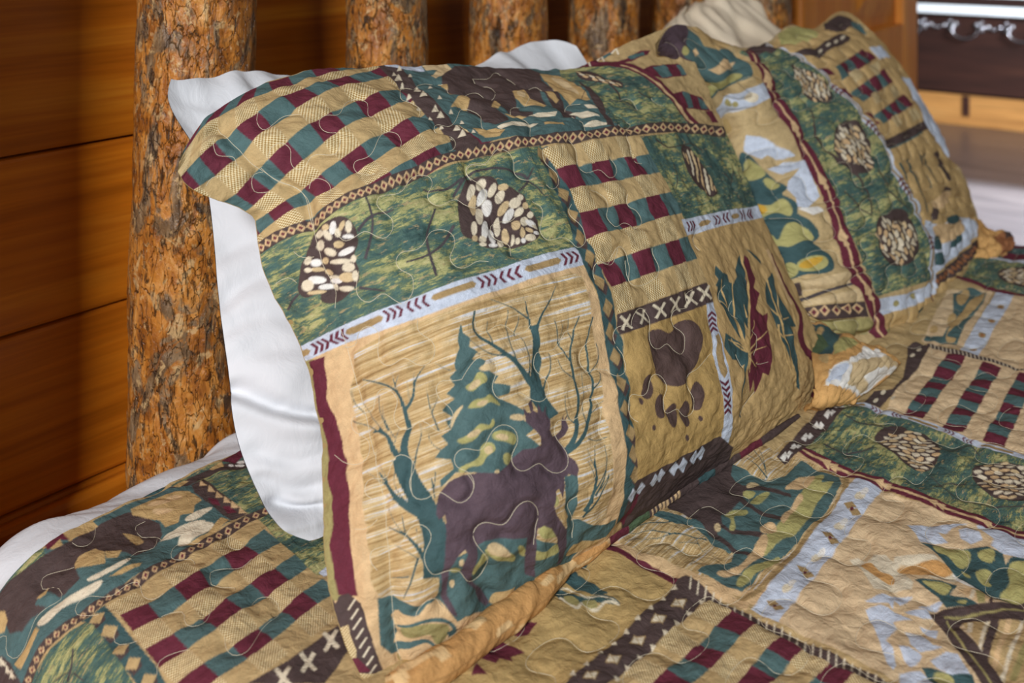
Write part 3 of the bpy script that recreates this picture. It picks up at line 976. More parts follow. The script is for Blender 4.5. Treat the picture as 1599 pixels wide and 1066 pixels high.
# checked block at the top left
ck = [
    [(300, 340), (380, 280), (450, 265), (530, 225), (610, 210), (720, 165), (870, 125), (1010, 95), (1150, 70)],
    [(130, 620), (200, 530), (320, 435), (480, 340), (620, 270), (760, 215), (900, 170), (1060, 120), (1220, 90)],
    [(200, 700), (310, 630), (440, 510), (560, 420), (700, 310), (870, 240), (980, 190), (1130, 150), (1240, 115)],
    [(320, 800), (430, 740), (550, 590), (660, 490), (800, 400), (950, 310), (1080, 240), (1230, 190), (1400, 160)],
    [(440, 895), (560, 830), (650, 720), (760, 620), (880, 510), (1020, 410), (1170, 330), (1330, 280), (1440, 240)],
    [(570, 950), (680, 890), (770, 800), (870, 705), (1000, 630), (1120, 530), (1260, 430), (1410, 380), (1550, 320)],
    [(650, 1020), (750, 950), (860, 850), (990, 790), (1100, 720), (1210, 640), (1350, 550), (1510, 470), (1640, 400)],
    [(700, 1090), (790, 1010), (930, 910), (1050, 875), (1180, 800), (1310, 730), (1440, 640), (1570, 560), (1730, 490)],
    [(760, 1150), (850, 1080), (980, 990), (1110, 950), (1250, 880), (1390, 810), (1530, 720), (1680, 640), (1830, 570)]]
ckp = np.array([z7(*np.ravel(r)) for r in ck])
for _ in range(2):
    ckp = np.concatenate([2 * ckp[:, :1] - ckp[:, 1:2], ckp, 2 * ckp[:, -1:] - ckp[:, -2:-1]], 1)
lattice(c, ckp, check_fn(lambda r: r % 2 == 0))
# brown band with triangles between the checks and the bear
polys(c, z8, 'brown', (-60, 110, 110, 112, 200, 200, 300, 300, 480, 470, 660, 640, 500, 680, 400, 530, 300, 430, 200, 320, 60, 200), sm=False)
# bear block
polys(c, z8, 'teal', (105, 112, 300, 95, 420, 85, 800, 85, 1180, 120, 1330, 170, 1480, 290, 1600, 500, 1400, 530, 1200, 545, 1000, 572, 800, 592, 660, 620, 480, 470, 300, 300), sm=False)
polys(c, z8, 'blue', (-60, 85, 120, 75, 250, 100, 275, 130, 140, 130, 0, 118), sm=False)
polys(c, z8, 'beige', (250, 95, 420, 92, 470, 125, 350, 180, 315, 165, 360, 130, 280, 125), sm=False)
polys(c, z8, 'brown', (390, 165, 430, 130, 480, 105, 600, 98, 800, 95, 950, 112, 1070, 150, 1090, 200, 1150, 240, 1200, 300, 1250, 370, 1325, 410, 1320, 440, 1230, 450, 1160, 380, 1095, 290, 1060, 270, 1115, 375, 1000, 335, 890, 275, 905, 320, 935, 390, 1020, 410, 1020, 430, 930, 440, 860, 400, 800, 360, 765, 330, 760, 380, 840, 440, 850, 470, 760, 495, 690, 470, 640, 420, 580, 400, 550, 300, 440, 250, 395, 210), sm=False)
polys(c, z8, 'gold', (1070, 155, 1180, 155, 1300, 205, 1370, 265, 1415, 325, 1380, 335, 1330, 318, 1280, 342, 1200, 290, 1130, 220),
      (880, 265, 960, 250, 1000, 300, 1110, 370, 1090, 385, 1000, 350, 940, 330, 900, 310), (1085, 260, 1140, 280, 1200, 330, 1180, 350, 1130, 320),
      (730, 375, 760, 310, 800, 350, 780, 380), (400, 255, 450, 260, 510, 290, 440, 300), (450, 375, 500, 310, 550, 300, 580, 330, 570, 380, 520, 360),
      (600, 515, 760, 515, 820, 540, 780, 580, 680, 590, 640, 560), (1095, 485, 1220, 490, 1230, 505, 1100, 500), (820, 420, 930, 420, 980, 435, 880, 450), (370, 200, 430, 210, 440, 235, 390, 225), sm=False)
polys(c, z8, 'beige', (1150, 175, 1230, 190, 1300, 240, 1340, 290, 1280, 265, 1210, 215), (910, 275, 950, 268, 970, 300, 930, 300))
polys(c, z8, 'cream', (770, 510, 880, 475, 1060, 480, 1040, 495, 900, 505, 800, 530), (990, 430, 1050, 415, 1180, 420, 1170, 445, 1050, 440),
      (1280, 400, 1400, 400, 1480, 440, 1370, 435), (1370, 360, 1440, 365, 1470, 390, 1400, 385), (1370, 480, 1430, 462, 1540, 490, 1420, 500), sm=False)
# moss patch at the top right with its cone
c.poly(z5(-40, 175, 160, 150, 250, 140, 400, 140, 560, 190, 700, 290, 800, 400, 900, 520, 930, 580, 560, 580, 500, 600, 340, 570, 250, 400, 180, 320, -20, 240), T_['moss'], 0)
polys(c, z8, 'brown', (1330, 190, 1420, 250, 1490, 330, 1520, 420, 1570, 500, 1520, 495, 1470, 400, 1400, 280), sm=False)
polys(c, z5, 'brown', (90, 190, 200, 195, 300, 250, 430, 290, 420, 320, 330, 300, 200, 265, 110, 235))
for k in range(13):
    x = 110 + k * 24; y = 205 + k * 7.5
    ell(c, z5, x, y + (k % 3) * 9, 24, 6, 18, ('beige', 'cream', 'sand')[k % 3])
tw(c, z5, [(12, 6, 330, 300, 420, 370, 520, 430, 610, 490), (8, 4, 540, 340, 640, 370, 700, 310), (7, 4, 250, 270, 160, 330, 120, 400)], 'brown')
# wine stripe and checks on the far edge
polys(c, z5, 'tan', (330, 140, 430, 60, 600, -20, 760, 10, 870, 130, 960, 250, 1080, 430, 1170, 660, 960, 585, 870, 440, 760, 310, 600, 190), sm=False)
polys(c, z5, 'wine', (560, 180, 640, 140, 840, 115, 910, 205, 740, 230, 650, 215), (790, 345, 870, 322, 1010, 365, 1075, 470, 905, 450, 840, 430), (340, 135, 480, 85, 560, 30, 640, 20, 620, 55, 500, 110, 420, 130), (1040, 470, 1085, 470, 1130, 560, 1090, 560), sm=False)
polys(c, z5, 'teal', (655, 150, 740, 128, 800, 212, 730, 226), (870, 325, 925, 335, 955, 445, 915, 448), (985, 362, 1035, 400, 1060, 455, 1012, 452), (470, 78, 590, 35, 600, 62, 500, 98), (830, 125, 860, 128, 905, 200, 870, 205), sm=False)
c.line(z5(60, 135, 220, 128, 380, 135, 560, 180, 700, 275, 800, 375, 880, 470, 970, 590), [9, 12], T_['wine'])
c.line(z5(420, 145, 580, 195, 700, 285, 790, 375, 870, 470, 950, 575), [2, 4.5], T_['sand'])
polys(c, z5, 'wine', (40, 140, 200, 70, 380, -10, 430, 0, 260, 100, 140, 150), sm=False)
polys(c, z5, 'teal', (250, 70, 330, 30, 360, 60, 290, 90), sm=False)
crosses(c, z5, [(180, 105), (282, 66), (385, 22)], 45, 12, rot=0.3)
# moss block with two cones
c.poly([(390, 405), (430, 385), (500, 348), (600, 298), (740, 250), (840, 232), (880, 300), (905, 392), (800, 418), (700, 448), (600, 486), (480, 540), (400, 500)], T_['moss'], 0)
tw(c, z1, [(16, 22, 755, 335, 800, 440, 800, 560, 760, 750), (22, 14, 705, 550, 800, 450, 950, 400), (16, 24, 1230, 400, 1180, 600, 1200, 750, 1240, 865), (14, 24, 1035, 765, 1180, 720, 1300, 620, 1360, 510), (24, 12, 720, 930, 900, 955), (20, 20, 250, 1066, 290, 1000, 330, 955)], 'grey')
tw(c, z2, [(14, 22, 0, 432, 130, 440, 260, 365), (22, 18, 215, 475, 290, 350, 430, 290, 560, 300, 710, 382, 640, 465), (18, 10, 705, 385, 745, 295), (14, 8, 715, 390, 820, 495)], 'grey')
cone(c, z2, (285, 380, 330, 350, 430, 335, 490, 360, 520, 410, 570, 420, 640, 470, 680, 490, 700, 540, 740, 600, 790, 660, 800, 740, 770, 790, 720, 820, 640, 845, 560, 835, 480, 855, 400, 840, 340, 800, 270, 770, 240, 680, 235, 560, 260, 450),
     [(328, 450, 22, 50, 12), (345, 545, 22, 68, 4), (400, 400, 28, 45, 30), (410, 478, 26, 55, 22), (475, 440, 18, 45, 20), (542, 425, 28, 22), (520, 495, 24, 45, 22), (440, 560, 24, 55), (385, 620, 24, 62, 4), (545, 572, 22, 50, 32), (620, 542, 34, 30, -20), (585, 620, 23, 45, 28), (655, 505, 18, 18), (692, 560, 18, 20), (652, 600, 20, 30, 45), (420, 720, 22, 62, 6), (340, 715, 17, 45), (345, 785, 17, 20), (400, 788, 22, 22), (470, 762, 21, 52, -5), (515, 690, 18, 58), (565, 760, 18, 52, -5), (525, 815, 20, 28), (470, 832, 26, 12), (400, 826, 22, 12), (630, 690, 24, 32), (688, 665, 24, 30, 20), (738, 680, 40, 18, 30), (730, 620, 18, 18), (720, 726, 24, 13, 30), (765, 702, 22, 10, 25), (772, 745, 20, 12), (725, 782, 32, 22), (672, 745, 14, 35), (640, 802, 12, 20), (676, 802, 12, 18), (610, 790, 8, 34)])
cone(c, z1, (400, 540, 470, 500, 540, 470, 610, 460, 670, 500, 700, 560, 710, 650, 690, 720, 715, 790, 720, 870, 690, 930, 620, 1000, 540, 1035, 470, 1010, 460, 960, 400, 980, 330, 950, 310, 860, 340, 720, 370, 640, 385, 570),
     [(440, 560, 28, 22), (490, 525, 22, 18), (502, 575, 18, 38, -40), (540, 530, 18, 38, 10), (572, 560, 16, 24), (600, 520, 12, 30, 30), (645, 525, 18, 34), (640, 582, 34, 10), (445, 635, 28, 32), (580, 638, 30, 24), (522, 688, 42, 22, 22), (636, 692, 48, 20, -22), (595, 755, 66, 14), (482, 742, 24, 20), (686, 742, 16, 22), (418, 756, 26, 24), (365, 742, 20, 26), (430, 802, 34, 13), (370, 806, 22, 14), (430, 872, 48, 22, 8), (378, 905, 36, 30, 30), (505, 822, 30, 16, 20), (548, 856, 34, 12), (560, 882, 40, 15), (652, 795, 36, 26), (640, 858, 48, 28), (694, 850, 16, 32), (502, 920, 46, 16), (632, 935, 48, 16), (440, 952, 46, 11), (555, 925, 14, 22)])
# light blue chevron band
bt = [(470, 552), (484, 547), (545, 519), (630, 484), (720, 453), (812, 427), (906, 400)]
c.poly([(470, 540), (481, 534), (535, 508), (582, 488), (640, 467), (704, 445), (805, 413), (897, 386), (908, 416), (819, 441), (745, 466), (670, 492), (600, 520), (545, 534), (484, 562), (470, 568)], T_['blue'])
at_, L_ = frame(bt)
tx = lambda X: float(np.interp(X / 2.961 + 400, [470, 906], [0, L_]))
ch = []
for a, b in (((295, 318, 341), (380, 402, 424)), ((612, 640, 668), (722, 756, 790)), ((1028, 1058, 1088), (1135, 1168, 1200)), ((1402, 1430, 1458), ())):
    ch += [(tx(q) + 3.5, 1) for q in a] + [(tx(q) - 1.0, -1) for q in b]
chevrons(c, bt, ch, 9.5, 6.0, 5.0)
for a, b in ((225, 285), (432, 605), (815, 1012), (1222, 1392)): hexbar(c, bt, tx(a), tx(b), 5.2)
# moose panel: border, stripe, linen ground
c.poly([(484, 562), (545, 534), (670, 492), (819, 441), (908, 416), (925, 470), (950, 560), (970, 700), (965, 780), (940, 840), (760, 960), (600, 1060), (520, 1060), (500, 900), (500, 700)], T_['sand'])
c.poly(np.concatenate([zE(240, 622, 300, 610, 322, 700, 345, 800, 360, 900, 385, 1066), zI(385, 60, 415, 230, 400, 430, 430, 600, 440, 660, 330, 700, 300, 300, 300, 0)]), T_['olive'])
c.poly(np.concatenate([zE(277, 622, 342, 603, 350, 680, 362, 800, 395, 900, 425, 1066), zI(440, 100, 458, 230, 455, 340, 462, 460, 475, 560, 492, 650, 410, 650, 395, 560, 378, 430, 388, 330, 385, 230, 366, 120, 362, 0), zE(330, 900, 318, 800, 295, 690)]), T_['wine'])
c.poly([(556, 550), (600, 523), (700, 487), (800, 457), (885, 430), (903, 436), (921, 520), (934, 580), (942, 660), (946, 740), (936, 800), (900, 830), (760, 905), (640, 935), (600, 940), (584, 900), (576, 800), (566, 700), (552, 610)], T_['beige'], 2)
TWM[0] = 1.3
tw(c, zE, [   # bare trees of the panel, upper right
    (20, 62, 1268, 470, 1290, 600, 1282, 700, 1295, 800, 1350, 900), (12, 3, 1280, 500, 1302, 430, 1335, 370, 1364, 298), (10, 3, 1262, 490, 1242, 430, 1214, 345), (8, 3, 1255, 450, 1160, 395, 1060, 358),
    (26, 8, 1295, 790, 1230, 700, 1150, 612, 1060, 545, 1000, 480, 995, 408), (9, 3, 1150, 612, 1080, 602, 980, 538), (6, 3, 1090, 565, 1060, 455), (8, 3, 1190, 650, 1165, 560, 1145, 400), (8, 3, 1245, 715, 1250, 620, 1212, 515), (9, 3, 1305, 790, 1340, 700, 1350, 595), (6, 3, 1060, 545, 1020, 525), (6, 3, 1190, 520, 1200, 430), (6, 3, 1030, 605, 1000, 590)])
tw(c, z3, [   # far right tree
    (20, 6, 1300, 800, 1380, 685, 1430, 580, 1452, 430, 1440, 300, 1420, 150, 1442, -10), (22, 6, 1300, 800, 1350, 630, 1362, 480, 1332, 350, 1312, 250, 1330, 130, 1362, -15), (10, 4, 1314, 260, 1262, 150, 1218, -10), (8, 3, 1322, 345, 1262, 300, 1238, 235), (9, 3, 1450, 415, 1490, 370, 1502, 305), (7, 3, 1442, 320, 1490, 240, 1470, 140), (6, 3, 1330, 135, 1300, -10), (9, 3, 1352, 620, 1290, 540, 1278, 450), (8, 4, 1400, 700, 1470, 712, 1524, 690), (6, 3, 1410, 620, 1380, 300), (6, 3, 1310, 250, 1320, 160), (6, 3, 1440, 560, 1520, 480), (5, 3, 1265, 150, 1272, 30),
    (9, 3, 1420, 1066, 1440, 900, 1398, 750), (8, 3, 1440, 1020, 1500, 880, 1502, 735), (7, 3, 1438, 930, 1446, 740), (5, 2, 1470, 980, 1520, 890)])
tw(c, z3, [   # left tree
    (96, 60, 465, 1080, 400, 970, 352, 850), (46, 24, 360, 860, 352, 760, 382, 640), (26, 7, 382, 645, 350, 520, 308, 430, 240, 385, 110, 352), (18, 4, 358, 535, 402, 460, 412, 380, 470, 268), (8, 3, 316, 440, 280, 315), (7, 3, 295, 400, 320, 328), (7, 3, 385, 490, 368, 365), (7, 3, 404, 430, 406, 308),
    (40, 12, 345, 850, 292, 770, 250, 680, 205, 650), (12, 4, 252, 690, 160, 640, 48, 598), (8, 3, 230, 655, 150, 560, 98, 478), (8, 3, 262, 660, 215, 540, 200, 448), (8, 3, 300, 700, 242, 590, 228, 498), (12, 4, 405, 870, 432, 750, 450, 655, 438, 605), (6, 3, 300, 730, 322, 640), (20, 6, 230, 655, 160, 668), (8, 3, 120, 560, 60, 470, 50, 415),
    (12, 4, 555, 660, 512, 560, 490, 480, 474, 405), (7, 3, 512, 545, 548, 455), (9, 3, 565, 775, 512, 735, 488, 675), (7, 3, 525, 985, 530, 890), (6, 3, 512, 1000, 505, 945), (8, 3, 620, 300, 570, 280, 524, 252)])
tw(c, z4, [
    (80, 96, 235, -20, 290, 120, 345, 220), (96, 110, 335, 190, 395, 320, 425, 450, 420, 640), (46, 8, 350, 290, 240, 230, 172, 150, 118, 60), (9, 3, 300, 255, 205, 130, 208, 30), (9, 3, 290, 240, 285, 170, 228, 70), (26, 6, 375, 570, 305, 450, 250, 405, 160, 365), (8, 3, 335, 540, 262, 495, 188, 470), (12, 5, 330, 530, 290, 640, 248, 755), (8, 3, 280, 625, 180, 655), (9, 3, 305, 450, 200, 335, 158, 248), (7, 3, 330, 490, 320, 368), (7, 3, 352, 530, 338, 395), (7, 3, 240, 235, 140, 190), (7, 3, 262, 400, 240, 290), (9, 4, 425, 205, 402, 90), (8, 3, 415, 160, 428, 60), (8, 3, 170, 150, 60, 60), (6, 3, 180, 160, 130, 30),
    (14, 4, 1225, 260, 1275, 110, 1270, -10), (9, 3, 1255, 180, 1330, 30), (9, 3, 1215, 290, 1300, 160, 1345, 60), (7, 3, 1280, 130, 1240, -10)])
TWM[0] = 1.0
# pine
polys(c, z3, 'teal', (668, 20, 690, 80, 730, 110, 725, 160, 775, 190, 745, 235, 800, 225, 825, 245, 800, 285, 905, 330, 880, 372, 965, 390, 965, 440, 900, 455, 1000, 510, 1050, 545, 1030, 585, 1090, 650, 1050, 685, 1120, 740, 1140, 750, 1100, 800, 1000, 900, 900, 915, 780, 905, 700, 905, 650, 905, 560, 1000, 555, 950, 640, 880, 620, 830, 525, 820, 560, 770, 600, 740, 560, 690, 620, 650, 590, 600, 640, 580, 565, 540, 600, 500, 640, 470, 590, 440, 640, 390, 615, 340, 650, 300, 640, 260, 650, 210, 665, 170, 655, 120), sm=False)
polys(c, z3, 'lime', (705, 400, 740, 370, 770, 320, 800, 312, 830, 360, 790, 388, 740, 425), (718, 522, 760, 475, 810, 465, 850, 443, 908, 505, 880, 500, 840, 490, 800, 517, 750, 525), (655, 715, 720, 680, 790, 618, 840, 622, 858, 588, 872, 620, 840, 648, 800, 658, 770, 697, 710, 732, 670, 732), (866, 680, 900, 655, 960, 662, 1003, 690, 990, 738, 930, 722, 880, 712), (668, 890, 720, 850, 790, 800, 808, 740, 860, 728, 872, 770, 830, 808, 790, 862, 730, 872, 690, 908), (918, 800, 950, 788, 982, 815, 940, 858))
polys(c, z3, 'beige', (720, 410, 770, 355, 790, 370, 745, 415), (765, 505, 800, 480, 830, 482, 800, 512), (710, 690, 770, 650, 790, 660, 740, 700), (880, 690, 920, 675, 950, 700, 930, 715), (960, 575, 1020, 562, 1045, 590, 990, 595), (785, 290, 835, 262, 885, 275, 830, 305), (820, 770, 850, 745, 860, 775, 835, 795), (640, 560, 690, 508, 660, 570, 625, 640), (858, 900, 880, 885, 885, 905))
# teal ground under the moose
polys(c, z4, 'teal', (112, 745, 200, 762, 330, 790, 370, 765, 430, 752, 440, 640, 470, 600, 520, 520, 600, 480, 680, 425, 900, 398, 1100, 430, 1130, 345, 1110, 200, 1120, 80, 1180, 60, 1190, 200, 1170, 320, 1200, 300, 1250, 315, 1310, 320, 1390, 280, 1385, 310, 1330, 370, 1240, 420, 1160, 500, 1130, 560, 1000, 590, 900, 660, 850, 720, 760, 760, 700, 810, 640, 810, 560, 820, 520, 850, 470, 790, 430, 765, 370, 780, 320, 850, 260, 855, 220, 830, 180, 870, 220, 960, 200, 1010, 220, 1060, 180, 1060, 120, 1000, 115, 860), sm=False)
polys(c, z4, 'gold', (945, 610, 1010, 560, 1090, 545, 1110, 570, 1010, 620, 930, 660), (1120, 480, 1160, 430, 1290, 392, 1290, 420, 1210, 460, 1130, 500), (715, 770, 760, 720, 840, 670, 830, 700, 740, 780), (1080, 290, 1120, 250, 1140, 290, 1110, 320), sm=False)
polys(c, z4, 'lime', (615, 590, 650, 530, 690, 500, 712, 540, 670, 560, 630, 620), (855, 450, 880, 445, 910, 500, 890, 510), (940, 470, 1000, 465, 1070, 430, 1080, 455, 1020, 490, 940, 512), (975, 370, 1010, 335, 1060, 365, 1070, 385, 1020, 402, 980, 395), (1050, 180, 1068, 180, 1070, 215, 1055, 232), (500, 590, 540, 580, 560, 605, 520, 612), (690, 480, 790, 475, 855, 520, 850, 545, 800, 540, 740, 530))
polys(c, z4, 'beige', (700, 460, 740, 440, 800, 470, 820, 510, 760, 505, 715, 500), (545, 530, 562, 528, 560, 565, 545, 560), (508, 660, 530, 665, 515, 700))
# moose
moose = np.concatenate([z4(430, 230, 440, 195, 455, 170, 500, 110, 570, 75, 650, 65),
    z3(750, 903, 880, 905, 960, 850, 1000, 808, 1040, 768, 1100, 760, 1132, 740, 1120, 692, 1080, 640, 1050, 610, 1045, 572, 1028, 505, 1060, 552, 1078, 550, 1068, 498, 1095, 470, 1096, 540, 1115, 553, 1125, 495, 1140, 543, 1155, 550, 1167, 510, 1172, 560, 1192, 600, 1186, 650, 1212, 690, 1236, 682, 1262, 650, 1272, 600, 1278, 555, 1288, 595, 1300, 560, 1306, 640, 1290, 682, 1262, 712, 1302, 760, 1317, 800, 1345, 830, 1356, 872, 1342, 917, 1305, 910, 1275, 930, 1268, 990, 1248, 1045, 1235, 990, 1215, 1010),
    z4(1065, 170, 1050, 230, 1080, 290, 1132, 360, 1128, 420, 1108, 470, 1098, 535, 1065, 535, 1076, 450, 1070, 400, 1040, 350, 1000, 338, 975, 362, 960, 420, 950, 500, 946, 605, 903, 605, 905, 520, 903, 400, 820, 415, 740, 425, 690, 430, 650, 460, 642, 510, 622, 570, 617, 620, 642, 680, 692, 720, 718, 772, 690, 788, 658, 762, 648, 712, 600, 670, 565, 612, 560, 560, 587, 500, 572, 478, 530, 520, 500, 570, 495, 640, 490, 740, 517, 800, 522, 828, 488, 812, 458, 755, 455, 640, 470, 500, 476, 400, 470, 295, 440, 320, 425, 290)])
T_['moose'] = (90, 74, 82)
c.poly(moose, T_['moose'])
# foreground hills at the foot of the panel
polys(c, z4, 'sand', (200, 840, 300, 850, 360, 830, 440, 800, 480, 830, 520, 860, 580, 820, 660, 810, 640, 860, 560, 930, 500, 940, 460, 1000, 420, 1040, 280, 1060, 215, 1030, 225, 960, 190, 890), sm=False)
polys(c, z4, 'olive', (240, 915, 300, 890, 380, 870, 450, 865, 480, 890, 440, 960, 400, 970, 380, 930, 300, 960, 240, 960), sm=True)
c.line(z4(215, 925, 300, 885, 400, 850, 480, 860, 505, 900, 470, 925), [3, 7], T_['teal'])
c.line(z4(200, 1040, 260, 1010, 330, 975, 360, 965, 400, 990), [10, 5], T_['teal'])
polys(c, z4, 'blue', (470, 1010, 500, 960, 560, 930, 545, 965, 500, 1010), sm=False)
# flange corner: brown with pale dashes, gingham and wine
polys(c, zI, 'brown', (340, 665, 375, 662, 395, 690, 410, 655, 450, 640, 500, 680, 530, 800, 560, 920, 590, 1010, 540, 1040, 440, 1060, 410, 960, 380, 860), sm=False)
for k in range(9):
    x, y = 478 + 10 * k, 665 + 42 * k
    c.line(zI(x, y, x - 34, y + 52), 2.4, T_['cream'])
c.poly(zI(388, 812, 440, 785, 468, 900, 462, 940, 420, 955, 398, 900), T_['beige'], 1)
polys(c, zI, 'wine', (405, 950, 470, 935, 522, 1000, 440, 1024), sm=False)
c.poly(zI(436, 1020, 560, 1010, 570, 1066, 440, 1066), T_['beige'], 1)
polys(c, zI, 'sand', (492, 650, 520, 640, 545, 780, 600, 950, 640, 1020, 585, 1015, 560, 930, 530, 800), sm=False)
# vertical diamond strip
lf = [(833, 237), (850, 268), (868, 310), (884, 350), (897, 387), (922, 455), (938, 519), (952, 580), (961, 637), (968, 710), (964, 770), (950, 812)]
rt = [(850, 233), (871, 266), (888, 300), (903, 335), (918, 373), (936, 428), (951, 478), (968, 539), (980, 620), (989, 700), (988, 780)]
c.poly(lf + rt[::-1], T_['dteal'])
dc = np.concatenate([z2(815, 200, 895, 335, 962, 470, 1027, 613, 1083, 765), zF(200, 165, 237, 275, 270, 395, 293, 500, 320, 615, 340, 735, 358, 850, 373, 960), [(979, 705), (981, 735)]])
for k in range(len(dc)):
    d = (dc[min(k + 1, len(dc) - 1)] - dc[max(k - 1, 0)]); d = d / np.linalg.norm(d)
    e = np.array([0.94, -0.34]); p = dc[k]
    h = 14.0 if k < 5 else (15.0 if k < 11 else 13)
    for o_, col in (((4.0, 8.0), 'brown'), ((0.0, 0.0), 'khaki')):
        q = p + np.array(o_)
        c.poly([q - d * h, q + e * 8.5, q + d * h, q - e * 8.5], T_[col])
# right-hand check block
rk = [z2(935, 215, 1070, 190, 1185, 180, 1290, 165, 1380, 150, 1480, 140), z2(1025, 345, 1140, 320, 1255, 305, 1350, 290, 1450, 285, 1545, 270),
      z2(1100, 510, 1215, 490, 1330, 465, 1440, 440, 1525, 420, 1620, 400), z2(1165, 670, 1290, 640, 1400, 610, 1505, 590, 1595, 570, 1690, 550),
      zF(250, 125, 332, 100, 408, 78, 480, 58, 545, 40, 615, 18), zF(310, 232, 385, 205, 455, 182, 520, 165, 582, 148, 645, 125), zF(345, 345, 420, 318, 490, 292, 555, 270, 620, 245, 685, 228)]
lattice(c, np.array(rk), check_fn(lambda r: r % 2 == 1, 1))
# mossy block with the slim cone
c.poly([(992, 219), (1060, 210), (1130, 206), (1160, 262), (1190, 325), (1064, 349), (1040, 305), (1012, 255)], T_['moss'], 0)
polys(c, z5, 'brown', (855, 745, 900, 730, 960, 800, 1040, 900, 1100, 1020, 1130, 1090, 1090, 1120, 1000, 1060, 920, 960, 880, 870))
for k in range(30):
    t = k / 29.0; r = (k * 0.618) % 1 - 0.5
    x = 900 + 190 * t + r * 90 * (0.5 + 0.5 * math.sin(math.pi * t)); y = 780 + 300 * t - r * 50
    ell(c, z5, x, y, 8, 26, -18, ('beige', 'cream', 'sand')[k % 3])
tw(c, z5, [(12, 8, 660, 690, 760, 745, 860, 730, 960, 720, 1020, 770), (8, 5, 800, 870, 820, 960, 820, 1060), (8, 4, 1180, 940, 1240, 1010), (8, 4, 1250, 920, 1230, 1040)], 'brown')
# second chevron band
b2 = [(1055, 361), (1115, 347), (1185, 333)]
c.poly([(1057, 347), (1110, 336), (1185, 322), (1190, 341), (1120, 357), (1066, 371)], T_['blue'])
chevrons(c, b2, [(14, 1), (19, 1), (24, 1), (55, 1), (60, 1), (68, -1), (73, -1), (98, 1), (103, 1), (111, -1), (115, -1)], 7.5, 3, 2.6)
hexbar(c, b2, 30, 48, 4); hexbar(c, b2, 79, 93, 4)
# paw panel
T_['pawgold'] = (176, 146, 92)
c.poly([(965, 505), (1100, 452), (1125, 560), (1130, 700), (985, 745), (980, 620)], T_['pawgold'])
c.poly([(1066, 371), (1120, 357), (1195, 341), (1300, 560), (1290, 640), (1130, 700), (1125, 560), (1100, 452)], T_['gold'])
polys(c, z6, 'brown', (80, 325, 690, 105, 745, 240, 105, 465), sm=False)
crosses(c, z6, [(150, 375), (270, 335), (380, 295), (485, 255), (590, 215), (682, 180)], 60, 17)
T_['paw'] = (88, 70, 66)
polys(c, z6, 'paw', (345, 425, 390, 430, 440, 450, 480, 420, 510, 375, 560, 362, 610, 390, 645, 450, 660, 540, 640, 650, 600, 740, 540, 800, 480, 818, 420, 790, 360, 720, 320, 640, 295, 530, 300, 460))
for e_ in ((297, 820, 40, 88, 8), (380, 952, 42, 84, 0), (465, 1012, 38, 82, 4), (560, 1000, 36, 88, 2), (640, 880, 36, 100, 0), (245, 918, 13, 25, 0), (650, 1030, 11, 18, 0)):
    ell(c, z6, *e_, 'paw')
for e_ in ((490, 938, 8, 13, 0), (632, 978, 8, 14, 0)): ell(c, zF, *e_, 'paw')
# narrow chevron strip
c.poly(np.concatenate([z6(686, 256, 745, 240, 765, 400, 795, 520, 832, 680, 852, 850, 852, 1000), zF(830, 940, 800, 1066, 770, 1066, 792, 950), z6(795, 1000, 780, 850, 772, 720, 742, 560, 708, 400)]), T_['blue'])
polys(c, z6, 'khaki', (748, 475, 772, 455, 800, 590, 826, 720, 805, 765, 785, 720, 765, 590), sm=False)
st = z6(722, 270, 736, 400, 770, 560, 800, 740, 812, 860, 822, 1000)
stl = [tuple(p) for p in st]
at_, L_ = frame(stl)
chevrons(c, stl, [(12, -1), (20, -1), (28, -1), (36, -1), (120, 1), (129, 1), (138, 1), (147, 1), (152, -1), (161, -1), (170, -1), (178, -1)], 5.8, 6, 5)
# leaves
polys(c, zF, 'dteal', (768, 200, 795, 235, 825, 240, 832, 275, 850, 285, 866, 250, 885, 300, 905, 420, 900, 560, 862, 500, 835, 460, 815, 420, 800, 380, 790, 350, 780, 300, 770, 290, 780, 265, 765, 240),
      (882, 150, 905, 190, 902, 260, 930, 330, 940, 420, 930, 530, 900, 450, 872, 330, 862, 230, 866, 185), (812, 510, 830, 520, 880, 555, 905, 590, 900, 650, 885, 668, 865, 635, 840, 632, 820, 600, 805, 570),
      (1000, 312, 1012, 258, 1030, 232, 1040, 262, 1048, 310, 1078, 370, 1122, 440, 1142, 480, 1112, 482, 1132, 560, 1147, 640, 1152, 762, 1135, 740, 1115, 640, 1080, 560, 1040, 440, 1005, 370), (912, 122, 940, 140, 980, 175, 985, 195, 950, 165), sm=False)
polys(c, zF, 'wine', (900, 150, 920, 170, 935, 215, 955, 260, 945, 300, 970, 330, 955, 400, 985, 430, 1005, 420, 1020, 560, 1025, 640, 1010, 702, 985, 690, 960, 782, 945, 720, 935, 780, 915, 680, 925, 600, 930, 500, 930, 380, 905, 260), sm=False)
T_['vein'] = (214, 180, 122)
